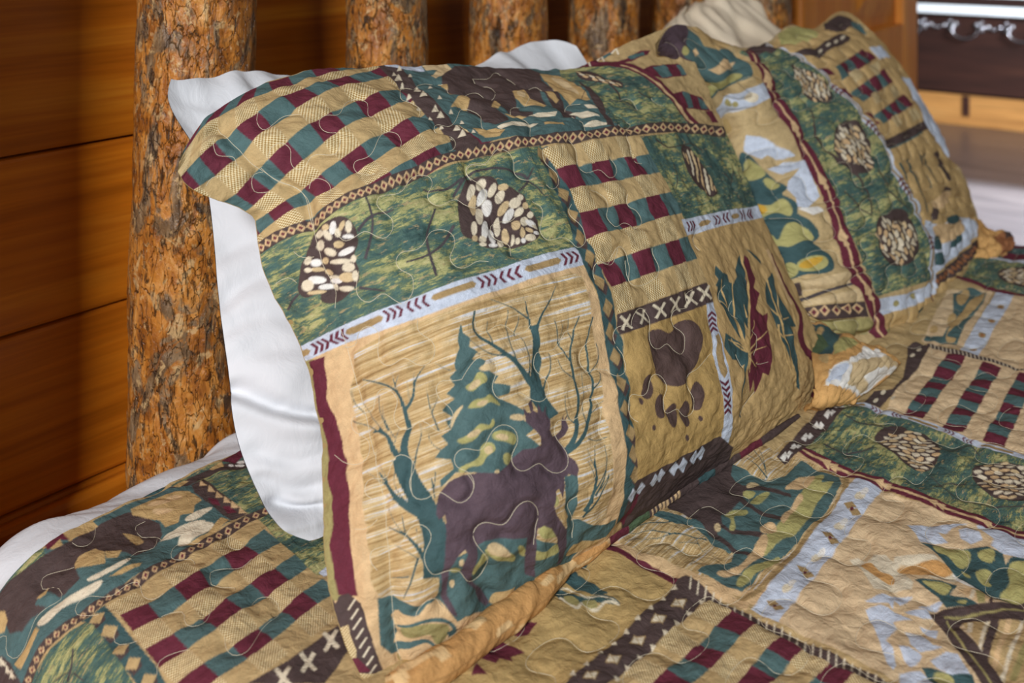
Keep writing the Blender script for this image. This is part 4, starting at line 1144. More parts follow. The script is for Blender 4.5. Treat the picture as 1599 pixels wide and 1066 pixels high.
tw(c, zF, [(8, 14, 886, 150, 918, 290, 926, 450, 908, 600), (4, 12, 795, 265, 832, 380, 880, 500, 906, 580), (3, 8, 800, 355, 850, 420, 880, 500), (3, 7, 845, 270, 862, 400, 890, 520), (3, 8, 825, 540, 870, 560, 906, 590), (3, 8, 840, 535, 870, 575, 906, 595), (7, 3, 912, 600, 950, 560, 1010, 500), (6, 3, 915, 610, 950, 590, 1000, 570), (6, 3, 915, 625, 960, 660, 975, 640), (5, 2, 912, 560, 945, 500, 950, 450), (5, 2, 905, 620, 925, 690),
           (5, 9, 1010, 265, 1060, 430, 1110, 600, 1140, 745), (3, 6, 1050, 320, 1070, 440), (3, 6, 1105, 440, 1075, 450), (3, 6, 1128, 520, 1090, 520), (3, 6, 1012, 380, 1058, 430), (3, 6, 1040, 470, 1085, 530), (9, 4, 1060, 470, 1085, 600, 1120, 700), (3, 6, 900, 380, 916, 440)], 'vein')
tw(c, zF, [(10, 7, 906, 600, 898, 700, 884, 790, 882, 885)], 'dteal')
# lower dark band with white diamonds, and the pillow's far edge stripe
c.poly([(985, 742), (1040, 715), (1115, 676), (1135, 690), (1125, 722), (1060, 758), (1000, 795), (960, 830), (965, 790)], T_['brown'])
for x, y in ((525, 175), (566, 146), (628, 108), (660, 88), (722, 55), (762, 38), (815, 5), (850, -12)):
    c.poly(zJ(x - 22, y + 12, x + 2, y - 32, x + 22, y - 12, x - 2, y + 30), T_['blue'])
c.line(zJ(480, 300, 520, 240, 560, 170), [8, 4], T_['wine'])
c.line(zG(395, 150, 470, 300, 540, 440, 548, 560, 600, 640, 612, 720, 585, 790), [3, 5, 4, 6, 9, 9, 6], T_['wine'])
c.line(zG(378, 130, 440, 260, 500, 380), [4, 4], T_['sand'])
c.line([(1000, 796), (1060, 758), (1125, 720), (1200, 673), (1254, 634)], [5, 7, 8, 8, 6], T_['brown'])  # contact shade along the sham's lower right edge, painted into the print
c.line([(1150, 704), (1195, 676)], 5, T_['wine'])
# diamond braid across the pillow
db = [(398, 398), (411, 390), (442, 371), (472, 356), (512, 336), (555, 313), (587, 300), (615, 287), (646, 275), (672, 261), (702, 250), (731, 243), (783, 233), (831, 225), (881, 219.6), (940, 212), (1000, 206), (1033, 203), (1072, 204), (1125, 211)]
diamonds(c, db, 17.5, 13.6, 6.6, 7.4, taper=(0.95, 0.92))
# triangles in the brown band
def tri(z, x, y, s_, a, col='cream'):
    p = [(x + s_ * math.cos(a + k * 2.0944), y + s_ * math.sin(a + k * 2.0944)) for k in range(3)]
    c.poly(z(*np.ravel(p)), T_[col])
for x, y in ((90, 182), (222, 252), (262, 292), (345, 388), (382, 424), (492, 512), (530, 552)): tri(z8, x, y, 30, 0.5)
for x, y in ((165, 295), (120, 222), (60, 160), (310, 245), (372, 320), (455, 400), (530, 470), (605, 545), (232, 372), (312, 442), (388, 502), (462, 580), (170, 170), (95, 128)): tri(z8, x, y, 19, 0.4)
# quilting lines
for z, p in (
    (z1, (1595, 75, 1490, 80, 1455, 120, 1490, 170, 1560, 210, 1590, 260, 1580, 330, 1520, 370, 1440, 340, 1400, 310, 1330, 335, 1260, 365, 1210, 340, 1190, 280, 1220, 220, 1210, 170, 1150, 150, 1060, 190, 1010, 260, 920, 285, 850, 310, 835, 360, 880, 410, 940, 460, 940, 540, 890, 590, 820, 575, 760, 545, 690, 580, 620, 610, 560, 560)),
    (z1, (270, 680, 300, 710, 350, 720, 400, 715)), (z1, (160, 890, 210, 860, 300, 890)),
    (z1, (1030, 1040, 1085, 960, 1090, 920, 1070, 850, 1000, 810, 970, 740, 1010, 685, 1110, 670, 1170, 610, 1220, 535, 1290, 525, 1360, 570, 1370, 650, 1340, 730, 1390, 790, 1450, 790, 1540, 745, 1600, 760)),
    (z1, (720, 820, 700, 920, 720, 1000, 780, 1030, 880, 970, 950, 1010, 1010, 1045)),
    (z1, (35, 90, 130, 180, 280, 240, 350, 310, 380, 420, 395, 540, 430, 660, 470, 800, 530, 900, 550, 1000, 560, 1066)),
    (zE, (405, 480, 430, 590, 460, 700, 500, 850, 530, 1000, 550, 1066)),
    (zI, (555, 0, 570, 130, 590, 240, 600, 380, 610, 520, 620, 640, 640, 820, 660, 930, 690, 1010)),
    (z3, (0, 160, 50, 150, 90, 60, 150, 35, 200, 80, 190, 180, 210, 250, 260, 270, 350, 225, 430, 265, 490, 255, 530, 190, 510, 120, 430, 60, 425, 0)),
    (z3, (755, 0, 780, 55, 840, 65, 900, 30, 950, 35, 1000, 75, 1060, 70, 1085, 30)),
    (z3, (690, 350, 640, 360, 560, 365, 535, 410, 560, 470, 620, 520, 640, 570, 600, 640, 550, 660, 500, 625, 440, 600, 390, 640, 330, 645, 290, 580, 310, 480, 280, 430, 230, 405, 180, 450, 150, 540, 90, 555, 40, 600, 60, 660, 130, 710, 140, 780, 90, 850, 30, 855, -40, 800)),
    (z3, (690, 350, 740, 270, 790, 220, 840, 215, 890, 260, 880, 350, 870, 420, 920, 470, 970, 460, 1030, 430, 1080, 460, 1150, 485, 1190, 440, 1185, 360, 1130, 300, 1110, 250, 1140, 190, 1220, 180, 1260, 140, 1300, 70, 1350, 55)),
    (z3, (390, 1020, 380, 950, 410, 870, 370, 810, 320, 800, 270, 870, 230, 940, 150, 945, 130, 1020, 170, 1060)),
    (z3, (740, 1040, 760, 970, 720, 900, 660, 870, 645, 810, 690, 765, 800, 770, 850, 690, 900, 630, 960, 625, 1010, 680, 1000, 760, 985, 830, 1040, 895, 1150, 850, 1230, 905, 1290, 890, 1315, 810, 1280, 740, 1225, 660, 1250, 600, 1330, 595, 1390, 550, 1410, 480, 1460, 465, 1510, 510, 1510, 590, 1490, 680, 1510, 710)),
    (z3, (1440, 310, 1390, 260, 1395, 180, 1440, 120)), (z3, (1440, 310, 1500, 290, 1560, 300)),
    (z4, (300, 0, 290, 120, 310, 200, 380, 205, 440, 170, 490, 190, 560, 230, 620, 190, 630, 110, 600, 70)),
    (z4, (110, 600, 80, 560, 80, 500, 130, 475, 220, 470, 280, 380, 340, 350, 400, 400, 370, 500, 370, 570, 420, 625, 500, 600, 560, 610, 600, 660, 660, 665, 715, 600, 700, 520, 650, 460, 635, 390, 690, 335, 780, 345, 850, 250, 910, 210, 970, 250, 970, 340, 945, 440)),
    (z4, (310, 850, 350, 780, 410, 755, 460, 800)), (z4, (0, 375, 60, 370, 110, 320)), (z4, (1160, 400, 1175, 310, 1145, 230, 1190, 180)),
    (z6, (80, 520, 70, 450, 100, 405, 190, 410)), (z6, (190, 400, 225, 300, 270, 270, 320, 340, 320, 460, 340, 540, 390, 555, 440, 520, 500, 570, 550, 590, 570, 520, 540, 430, 480, 370, 480, 300, 530, 280, 580, 270, 560, 200, 610, 150)),
    (z6, (230, 1060, 180, 1000, 175, 920, 200, 870, 260, 880, 320, 800, 360, 730, 420, 760, 440, 830, 415, 920, 440, 1000, 510, 970, 560, 1020, 610, 1010, 630, 920, 590, 820, 590, 740, 640, 700, 700, 640, 740, 590)),
    (z6, (30, 690, 80, 740, 140, 730, 150, 640, 90, 540)), (z6, (890, 600, 920, 650, 940, 690)), (z6, (1010, 430, 1050, 470, 1040, 560, 1060, 660, 1120, 650)), (z6, (930, 1000, 1000, 920, 1040, 850)), (z6, (800, 240, 795, 180, 830, 120)),
    (z2, (1000, 95, 1060, 140, 1090, 260, 1150, 305, 1220, 290, 1300, 350, 1340, 320, 1320, 250, 1280, 210)), (z2, (820, 170, 850, 250, 930, 330, 935, 400, 900, 430, 840, 410)),
    (z2, (1150, 440, 1220, 450, 1280, 530, 1270, 610, 1340, 690, 1390, 660, 1470, 700, 1510, 660, 1480, 580, 1420, 530, 1405, 470)), (z2, (740, 530, 810, 570, 820, 650, 810, 720, 860, 780, 940, 765, 1020, 780, 1080, 830, 1120, 800, 1110, 720, 1060, 650, 1010, 590, 1025, 535)),
    (z2, (600, 900, 600, 830, 540, 790, 480, 740, 470, 690, 530, 650, 600, 655, 640, 620)), (z2, (740, 380, 690, 375, 630, 320, 625, 250, 580, 180, 510, 160, 460, 220, 390, 260, 320, 255, 300, 300, 340, 360)),
    (z2, (1180, 1060, 1175, 1000, 1200, 940, 1270, 950, 1310, 880, 1350, 830, 1400, 860, 1430, 950, 1430, 1060)), (z2, (1390, 70, 1430, 140, 1450, 230, 1500, 260)),
    (zF, (370, 170, 380, 230, 410, 280, 480, 270, 520, 220, 500, 160, 480, 120)), (zF, (225, 200, 240, 180, 300, 190, 330, 120)), (zF, (700, 130, 680, 70, 720, 20)), (zF, (850, 360, 850, 420, 880, 440)),
    (z8, (610, 160, 680, 155, 730, 150, 760, 120, 830, 140, 900, 180, 930, 210, 1000, 220, 1050, 215, 1110, 250, 1160, 260)), (z8, (610, 160, 640, 190, 700, 200, 760, 240, 760, 285, 700, 285, 640, 255, 580, 260, 530, 280, 470, 270, 430, 230)),
    (z8, (200, 240, 240, 210, 330, 200, 400, 205)), (z8, (200, 235, 110, 240, 110, 280, 180, 320, 240, 370, 240, 420, 200, 440)), (z8, (440, 660, 490, 620, 480, 570, 400, 545, 340, 510, 350, 480, 440, 480, 500, 430, 530, 370, 600, 375, 660, 410, 670, 480, 720, 530, 790, 540)),
    (z8, (1000, 570, 1005, 490, 940, 440, 870, 400, 880, 360, 960, 350, 1000, 300)), (z8, (1390, 520, 1380, 480, 1300, 420, 1250, 370, 1280, 345, 1350, 350)),
    (z7, (330, 420, 400, 480, 480, 550, 560, 640, 630, 690, 720, 760, 830, 790, 890, 870, 910, 960, 930, 1060)), (z7, (300, 530, 320, 580, 430, 590, 450, 650)), (z7, (590, 330, 580, 390, 620, 425, 680, 390, 740, 345, 850, 340)),
    (z7, (650, 620, 670, 540, 740, 515, 790, 550, 800, 640, 830, 670, 890, 650, 920, 600, 990, 580, 1080, 580, 1110, 500)), (z7, (1080, 460, 990, 430, 975, 380, 1020, 345, 1100, 330, 1140, 270, 1230, 235, 1280, 260, 1290, 330, 1310, 360)),
    (z7, (650, 820, 560, 810, 545, 770, 560, 710, 620, 690)), (z7, (1330, 720, 1210, 700, 1200, 640, 1290, 600, 1340, 520, 1390, 450, 1470, 455, 1500, 500, 1490, 550)), (z7, (910, 790, 930, 740, 1000, 740, 1050, 790, 1045, 840)), (z7, (245, 780, 290, 730, 400, 720)),
    (z5, (340, 480, 400, 510, 470, 540, 500, 570, 460, 595, 400, 570)), (z5, (400, 400, 440, 370, 520, 390, 560, 450, 600, 490)), (z5, (650, 370, 680, 400, 740, 430))):
    c.stitch(z(*p))
# creases and folds
c.bump_px(z7(330, 420, 480, 550, 630, 690, 830, 790, 900, 880), 7, -0.006)
c.bump_px(z1(350, 310, 395, 540, 470, 800, 550, 1000), 5, -0.003)
c.bump_px(zI(580, 130, 600, 380, 625, 640, 650, 900), 6, -0.005)
c.bump_px(zI(530, 130, 545, 380, 565, 640), 8, 0.004)
c.bump_px(z7(560, 1000, 700, 900, 840, 800), 6, -0.004)
c.bump_px(z7(140, 640, 250, 560, 420, 480), 10, 0.004)
for q in ((690, 560, 705, 650, 720, 760), (800, 520, 815, 590, 830, 650), (880, 480, 895, 560, 905, 620), (640, 700, 700, 740, 790, 720), (470, 800, 500, 700, 520, 640), (740, 440, 780, 400, 820, 380)):
    c.bump_px(z4(*q), 7, -0.005)
for q in ((600, 200, 700, 160, 760, 230, 900, 300), (900, 60, 920, 180, 1000, 200)):
    c.bump_px(z4(*q), 12, 0.003)
sham1 = empty('pillow_sham', tuple(on_z(np.array([900.0]), np.array([850.0]))[0]))
tag(sham1, 'quilted pillow sham with a large moose and paw print, leaning on the white pillow', 'pillow')
UU, VV = np.meshgrid(np.linspace(0, 1, NU1), np.linspace(0, 1, NV1))
s1.relief(0.0075, 9.0, 0.0016 * fbm(UU * 16, VV * 14, 2, 4) + 0.0013 * fbm(UU * 45, VV * 40, 2, 9))
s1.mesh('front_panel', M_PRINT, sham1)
tag(s1.threads('quilting_thread', sham1), kind='stuff')
def back_panel(c, n, th, parent, st=8, p=1.3):
    Q = c.P[::st, ::st]
    if (c.nv - 1) % st: Q = np.concatenate([Q, c.P[-1:, ::st]], 0)
    if (c.nu - 1) % st:
        last = c.P[::st, -1:]
        if (c.nv - 1) % st: last = np.concatenate([last, c.P[-1:, -1:]], 0)
        Q = np.concatenate([Q, last], 1)
    a, b = Q.shape[:2]
    V_, U_ = np.meshgrid(np.linspace(0, 1, a), np.linspace(0, 1, b), indexing='ij')
    T = th * (np.clip(4 * U_ * (1 - U_), 0, 1) ** p) * (np.clip(4 * V_ * (1 - V_), 0, 1) ** p) + 0.001
    return mesh_obj('back_panel', (Q - n * T[..., None]).reshape(-1, 3), grid_faces(a, b, flip=True), M_LINING, parent)
back_panel(s1, S1N, 0.13, sham1)

# rolled flange along the foot of the front sham
fp = [(612, 1078, 24), (651, 1059, 27), (690, 1038, 25), (724, 1015, 24), (774, 976, 24), (831, 931, 22), (862, 903, 18), (884, 886, 12), (917, 864, 11), (960, 833, 10), (1000, 806, 9), (1050, 774, 8), (1110, 736, 8), (1170, 699, 7), (1215, 671, 6), (1247, 649, 3)]
Q = []; R_ = []
for x, y, r in fp:
    p = on_z(np.array([x * 1.0]), np.array([y * 1.0]))[0]
    f = (p - CAM) @ np.array([CA, SA, 0])
    rr = r / F * f
    Q.append(on_z(np.array([x * 1.0]), np.array([y * 1.0]), BED + rr * 0.75 + 0.005)[0]); R_.append(rr)
Q = np.array(Q); ta = arc(Q); tt = np.linspace(0, 1, 320)
Qs = spline(ta, Q, tt); Rs = np.interp(tt, ta, R_)
V, Fc = tube(Qs, Rs, 40)
V = V.reshape(320, 40, 3)
th_ = np.linspace(0, 2 * math.pi, 40, endpoint=False)
TT, TH = np.meshgrid(tt, th_, indexing='ij')
wrk = 1 + 0.11 * vnoise(TT * 52 + np.sin(TH) * 1.4, np.cos(TH) * 1.2 + 3, 61) + 0.05 * vnoise(TT * 120 + np.sin(TH) * 3, np.cos(TH) * 2 + 3, 62)
V = Qs[:, None] + (V - Qs[:, None]) * wrk[..., None]
V[..., 2] = np.maximum(V[..., 2], BED + 0.004)
fl = mesh_obj('rolled_flange', V.reshape(-1, 3), Fc, M_PRINT, sham1)
pxt = project(Qs)[:, 0]
colf = np.zeros((320, 40, 3)); colf[:] = lin((196, 148, 92))
colf[(vnoise(TT * 30, TH * 1.5, 71) > 0.35) & (TT < 0.55)] = lin((222, 186, 134))
for x0_, x1_, cc in ((945, 975, 'wine'), (975, 1008, 'moss'), (1055, 1085, 'brown'), (1085, 1110, 'dteal'), (1110, 1150, 'brown'), (1150, 1185, 'wine'), (1185, 1300, 'brown')):
    colf[(pxt > x0_) & (pxt <= x1_)] = lin(PAL[cc])
for k_, x0_ in enumerate(np.arange(1008, 1055, 6)):
    colf[(pxt > x0_) & (pxt <= x0_ + 3)] = lin(PAL['brown']); colf[(pxt > x0_ + 3) & (pxt <= x0_ + 6)] = lin(PAL['sand'])
paint(fl, colf.reshape(-1, 3), np.zeros((320 * 40, 3)), np.stack([TT * 0.7, TH * 0.012], -1).reshape(-1, 2))

# ------------------------------------------------------------------ white pillow behind it
def white_pillow(rows, vk, P0, n, label, seed, th, creases=(), nu=260, nv=220, mat=None):
    P = loft(rows, vk, nu, nv, P0, n)
    c = Cloth(P, np.zeros((nv, nu, 2)))
    for pts, wd, h in creases: c.bump_px(pts, wd, h)
    U_, V_ = np.meshgrid(np.linspace(0, 1, nu), np.linspace(0, 1, nv))
    c.relief(0, 5, 0.007 * fbm(U_ * 12 + V_ * 3, V_ * 4, 2, seed) + 0.005 * fbm(U_ * 6 + V_ * 9, V_ * 4 - U_ * 7, 2, seed + 3))
    t = empty('bed_pillow', tuple(P[0].mean(0)))
    tag(t, label, 'pillow')
    mesh_obj('pillowcase_front', c.P.reshape(-1, 3), grid_faces(nv, nu), mat or M_WHITE, t)
    o = back_panel(c, n, th, t, 4, 0.6)
    o.name = 'pillowcase_back'; o.data.materials[0] = mat or M_WHITE
    return t
rowsw = [
    ([(478, 836), (560, 815), (700, 745), (900, 640), (1080, 545)], env(0.02)),
    ([(437, 818), (520, 790), (680, 710), (900, 600), (1080, 520)], env(0.03)),
    ([(410, 782), (500, 745), (660, 665), (880, 560), (1070, 480)], env(0.035)),
    ([(366, 664), (470, 620), (640, 540), (860, 450), (1050, 385)], env(0.045)),
    ([(358, 590), (460, 545), (640, 470), (850, 390), (1040, 330)], env(0.045)),
    ([(342, 470), (440, 430), (620, 360), (820, 290), (1000, 240)], env(0.045)),
    ([(331, 340), (430, 300), (600, 245), (800, 200), (970, 165)], env(0.04)),
    ([(300, 215), (400, 195), (580, 170), (780, 150), (935, 125)], env(0.02)),
    ([(268, 142), (380, 136), (560, 140), (760, 120), (915, 95)], env(0.0)),
    ([(278, 122), (330, 114), (440, 116), (600, 128), (745, 108), (880, 64), (900, 72)], env(-0.035)),
]
white_pillow(rowsw, [0, 0.05, 0.12, 0.32, 0.43, 0.6, 0.76, 0.89, 0.97, 1.0], S1P - S1N * 0.125, S1N,
             'plump white pillow standing between the moose sham and the log uprights', 31, 0.09,
             creases=(([(352, 598), (400, 622), (470, 644), (522, 650)], 2.2, -0.014), ([(354, 620), (420, 652), (505, 672)], 4, 0.009),
                      ([(425, 780), (470, 800), (518, 790)], 2.2, -0.012), ([(430, 815), (470, 812), (512, 806)], 3, 0.007),
                      ([(392, 700), (450, 722), (518, 704)], 2.5, -0.004), ([(402, 742), (462, 766), (518, 748)], 2.5, -0.004), ([(398, 722), (455, 745), (518, 728)], 4, 0.003),
                      ([(345, 480), (380, 440), (440, 420)], 4, -0.007), ([(345, 520), (400, 490), (470, 500)], 4, -0.006), ([(340, 400), (380, 372), (410, 372)], 3, -0.005),
                      ([(290, 142), (340, 152), (420, 142)], 4, -0.009), ([(310, 190), (350, 172), (400, 165)], 4, -0.006), ([(380, 116), (400, 130), (430, 140)], 3, -0.006)))

# ------------------------------------------------------------------ second sham
S2P, S2E, S2U, S2N = lean_frame((1385, 556), (1528, 395))
rows2 = [
    ([(1212, 480), (1260, 508), (1330, 538), (1388, 554), (1432, 515), (1482, 455), (1526, 400)], env(0.0, -0.06)),
    ([(1195, 450), (1265, 487), (1350, 481), (1410, 457), (1457, 432), (1500, 398), (1530, 366)], env(0.035, -0.08)),
    ([(1150, 370), (1235, 395), (1310, 385), (1390, 350), (1450, 310), (1508, 300)], env(0.075, -0.12)),
    ([(1110, 270), (1190, 285), (1270, 265), (1350, 235), (1410, 210), (1470, 222)], env(0.085, -0.14)),
    ([(1075, 200), (1150, 185), (1230, 160), (1310, 130), (1370, 112), (1425, 140)], env(0.065, -0.13)),
    ([(1030, 95), (1060, 100), (1120, 112), (1200, 100), (1270, 75), (1320, 55), (1376, 72)], env(0.02, -0.04)),
    ([(1018, 66), (1048, 44), (1075, 48), (1105, 61), (1145, 76), (1172, 79), (1200, 72), (1237, 46), (1258, 50), (1283, 44), (1300, 26), (1328, 27), (1352, 42)], env(-0.03, 0.0)),
]
NU2, NV2 = 440, 430
P = loft(rows2, [0, 0.12, 0.33, 0.55, 0.73, 0.88, 1.0], NU2, NV2, S2P, S2N)
cl = np.stack(np.meshgrid(np.linspace(0, W1, NU2), np.linspace(0, H1, NV2)), -1)
s2 = Cloth(P, cl)
s2.rgb[:] = lin(PAL['tan'])

# ------------------------------------------------------------------ print of the second sham
c = s2
T_ = PAL
T_['stone'] = (190, 166, 122)
c.rgb[:] = lin(T_['stone'])
# right-hand column
polys(c, y2, 'gold', (0, 250, 200, 110, 420, 20, 600, 30, 820, 260, 1040, 560, 1280, 1066, 840, 1066, 700, 800, 480, 560, 300, 390), sm=False)
c.poly(np.concatenate([y3(1010, 0, 1300, -100, 1450, 0, 1600, 300, 1700, 500), y4(1300, 150, 1290, 300, 1150, 450, 980, 750, 850, 860, 600, 880, 610, 700, 960, 500)]), T_['gold'])
polys(c, y2, 'lime', (60, 190, 150, 130, 260, 130, 340, 160, 240, 220, 100, 240))
polys(c, y2, 'brown', (160, 292, 300, 268, 440, 178, 560, 168, 545, 212, 400, 275, 340, 332, 230, 312), (380, 110, 470, 40, 560, 60, 590, 100, 500, 140, 400, 140), sm=False)
for x, y in ((350, 275), (400, 240), (455, 215), (500, 190)): ell(c, y2, x, y, 18, 10, -35, 'cream')
polys(c, y2, 'teal', (560, 80, 640, 90, 680, 150, 620, 150), sm=False)
polys(c, y2, 'blue', (690, 250, 760, 240, 830, 320, 760, 330), (900, 440, 960, 470, 1080, 640, 1160, 800, 1250, 1000, 1220, 1010, 1120, 830, 1030, 660), sm=False)
strip(c, y2, (440, 392), (510, 468), (735, 325), (645, 262), 6, ('teal', 'wine'))
strip(c, y2, (568, 555), (640, 632), (868, 475), (785, 398), 6, ('teal', 'wine'))
strip(c, y2, (720, 720), (785, 778), (998, 640), (925, 572), 6, ('teal', 'wine'))
polys(c, y2, 'wine', (325, 392, 380, 385, 450, 440, 400, 440), (485, 535, 530, 530, 580, 590, 550, 605), (650, 700, 700, 710, 770, 780, 720, 770), sm=False)
for k, (a, b) in enumerate((((515, 470), (790, 390)), ((645, 640), (920, 540)), ((800, 790), (1050, 700)))):
    for q in range(1, 4, 2):
        t = q / 4.0
        x, y = a[0] + (b[0] - a[0]) * t, a[1] + (b[1] - a[1]) * t - 20
        c.poly(y2(x - 30, y - 10, x + 20, y - 40, x + 55, y + 30, x + 5, y + 60), T_['beige'], 1)
polys(c, y2, 'brown', (785, 895, 930, 828, 1060, 758, 1112, 800, 960, 892, 822, 955), sm=False)
c.line(y2(825, 952, 960, 890, 1060, 830), 2.5, T_['teal'])
tw(c, y3, [(14, 6, 1200, 250, 1300, 450), (16, 6, 1260, 220, 1330, 400, 1400, 590), (14, 6, 1330, 160, 1430, 420), (12, 5, 1180, 300, 1280, 480), (10, 5, 1380, 180, 1450, 380)], 'dteal')
tw(c, y3, [(24, 30, 1460, 170, 1500, 270, 1550, 370), (40, 30, 1540, 420, 1470, 520, 1450, 640)], 'brown')
polys(c, y3, 'sand', (1440, 540, 1520, 440, 1560, 470, 1500, 560))
c.poly(np.concatenate([y3(1390, 640, 1480, 680, 1600, 620), y4(1260, 60, 1260, 170, 1150, 285, 1000, 405, 975, 440, 950, 250)]), T_['blue'])
polys(c, y3, 'sand', (1440, 690, 1560, 660, 1640, 640, 1640, 740, 1540, 790, 1480, 800))
polys(c, y3, 'dteal', (1440, 760, 1490, 760, 1500, 830, 1450, 840), (1450, 880, 1520, 870, 1530, 920, 1470, 950), (1520, 640, 1600, 610, 1610, 650, 1550, 670), (1560, 800, 1640, 740, 1640, 780, 1570, 830))
# braid along the foot
at_, L_ = frame([tuple(p) for p in y4(985, 475, 1080, 410, 1180, 320, 1290, 215)])
diamonds(c, [tuple(p) for p in y4(985, 475, 1080, 410, 1180, 320, 1290, 215)], 17, 6.5, 2.8, 5.5, outer='rust', inner=None)
# moss column
c.poly(np.concatenate([y1(640, 235, 830, 205), y2(0, 262, 160, 300, 330, 400, 480, 560, 620, 700, 760, 880, 840, 1066), y4(880, 0, 945, 300, 962, 455, 600, 572, 520, 400, 420, 200, 330, 0), y3(640, 300, 520, 80), y1(870, 480, 720, 290)]), T_['moss'], 0)
autocone(c, y2, (150, 365, 250, 395, 345, 450, 435, 560, 425, 622, 320, 635, 235, 560, 185, 460), 62, 24, 8, 1)
autocone(c, y3, (775, 0, 900, -40, 985, 60, 1022, 200, 1012, 300, 920, 322, 850, 262, 785, 215, 750, 110), 52, 30, 10, 2)
polys(c, y3, 'brown', (820, 250, 900, 260, 1000, 300, 960, 325, 880, 315))
autocone(c, y3, (1045, 640, 1130, 600, 1240, 620, 1312, 700, 1332, 840, 1255, 945, 1160, 952, 1090, 900, 1058, 780), 66, 30, 11, 3)
polys(c, y3, 'brown', (1130, 600, 1180, 560, 1250, 600, 1240, 650, 1160, 640))
tw(c, y3, [(18, 10, 610, -10, 700, 160, 850, 270, 940, 370, 1000, 500, 1005, 600), (12, 8, 820, 450, 900, 530, 1015, 615), (10, 8, 1050, 300, 1120, 420, 1260, 570), (10, 6, 850, 600, 940, 520, 980, 470)], 'brown')
tw(c, y1, [(10, 16, 1120, 640, 1160, 780, 1250, 930, 1390, 1045), (8, 6, 1100, 700, 1200, 710, 1290, 750)], 'brown')
c.poly(y1(660, 235, 740, 200, 840, 200, 900, 240, 780, 262, 700, 260), T_['brown'])
# landscape on the left
polys(c, y1, 'teal', (240, 75, 420, 200, 600, 225, 705, 330, 715, 400, 640, 432, 480, 512, 370, 562, 280, 480, 180, 300), sm=False)
polys(c, y1, 'moose', (50, 180, 170, 55, 250, 70, 262, 180, 240, 250, 300, 290, 250, 310, 200, 300, 110, 240))
polys(c, y1, 'lime', (370, 440, 500, 422, 620, 372, 655, 400, 480, 492, 370, 552, 340, 520), (225, 335, 280, 310, 300, 340, 250, 370), (280, 385, 340, 345, 355, 380, 310, 425), (222, 205, 250, 200, 262, 235, 240, 245))
polys(c, y1, 'sand', (420, 350, 520, 285, 622, 288, 600, 332, 480, 382), (290, 235, 320, 210, 345, 250, 310, 265), sm=False)
polys(c, y1, 'gold', (270, 75, 420, 138, 600, 208, 480, 228, 390, 195), (600, 210, 700, 290, 800, 430, 740, 450, 715, 400, 690, 310), sm=False)
polys(c, y1, 'blue', (410, 640, 560, 540, 800, 438, 865, 532, 700, 612, 480, 692), sm=False)
polys(c, y1, 'cream', (670, 530, 740, 510, 760, 550, 700, 570))
for e_ in ((565, 585, 28, 18, 30), (612, 590, 22, 16, -30)): ell(c, y1, *e_, 'olive')
polys(c, y3, 'blue', (160, 65, 250, 75, 490, 210, 400, 232, 300, 200, 260, 232, 145, 165), (300, 300, 400, 250, 560, 235, 600, 350, 655, 485, 560, 575, 500, 562, 490, 500, 430, 440, 440, 382, 520, 290, 400, 332), sm=False)
polys(c, y3, 'white', (500, 575, 640, 555, 690, 580, 600, 620), sm=False)
polys(c, y3, 'dteal', (130, 178, 190, 200, 300, 330, 432, 430, 400, 472, 492, 530, 502, 600, 560, 640, 655, 760, 610, 800, 700, 850, 758, 960, 720, 1002, 600, 1012, 500, 1040, 380, 1066, 300, 900, 250, 750, 240, 640, 170, 530, 125, 500, 110, 330))
polys(c, y3, 'lime', (160, 220, 220, 258, 290, 340, 200, 382, 150, 345), (280, 370, 340, 368, 385, 412, 310, 422), (170, 552, 330, 540, 380, 500, 452, 540, 462, 612, 360, 592, 250, 642, 200, 642), (420, 690, 530, 678, 622, 772, 540, 792, 450, 832, 380, 822, 320, 852, 330, 740, 380, 780), (508, 940, 600, 890, 700, 900, 712, 952, 620, 992, 520, 982), (400, 1002, 460, 930, 520, 992, 420, 1052))
T_['amber'] = (196, 156, 62)
polys(c, y3, 'amber', (200, 560, 280, 545, 300, 580, 230, 600), (520, 955, 600, 905, 680, 905, 640, 950, 560, 975))
# cabin foot, ground lines and braid
tw(c, y4, [(26, 16, 60, 610, 200, 560, 340, 515, 490, 478)], 'grey')
polys(c, y4, 'brown', (40, 490, 85, 480, 100, 560, 60, 580), (0, 560, 60, 580, 40, 650, 0, 640), sm=False)
polys(c, y4, 'beige', (100, 470, 300, 430, 440, 400, 480, 470, 300, 510, 120, 540), (110, 600, 300, 560, 500, 520, 510, 600, 300, 612, 110, 640), sm=False)
polys(c, y4, 'brown', (60, 660, 200, 635, 510, 608, 522, 708, 200, 722, 70, 740), sm=False)
for x, y in ((110, 698), (172, 680), (238, 668), (316, 665), (396, 656), (466, 656)):
    c.poly(y4(x - 34, y, x, y - 36, x + 34, y, x, y + 36), T_['sand']); c.poly(y4(x - 18, y, x, y - 20, x + 18, y, x, y + 20), T_['wine'])
polys(c, y4, 'olive', (200, 730, 520, 712, 560, 830, 400, 850, 240, 800), (620, 800, 760, 770, 820, 830, 780, 900, 640, 960), sm=False)
polys(c, y4, 'dteal', (840, 700, 880, 640, 910, 720, 930, 800, 880, 880, 830, 840), (40, 740, 200, 800, 330, 870, 280, 1000, 150, 920), sm=False)
# pale band under the moss
polys(c, y4, 'blue', (590, 592, 790, 556, 982, 470, 992, 555, 830, 632, 615, 700), sm=False)
for x, y in ((705, 622), (842, 572)): ell(c, y4, x, y, 14, 22, 20, 'olive')
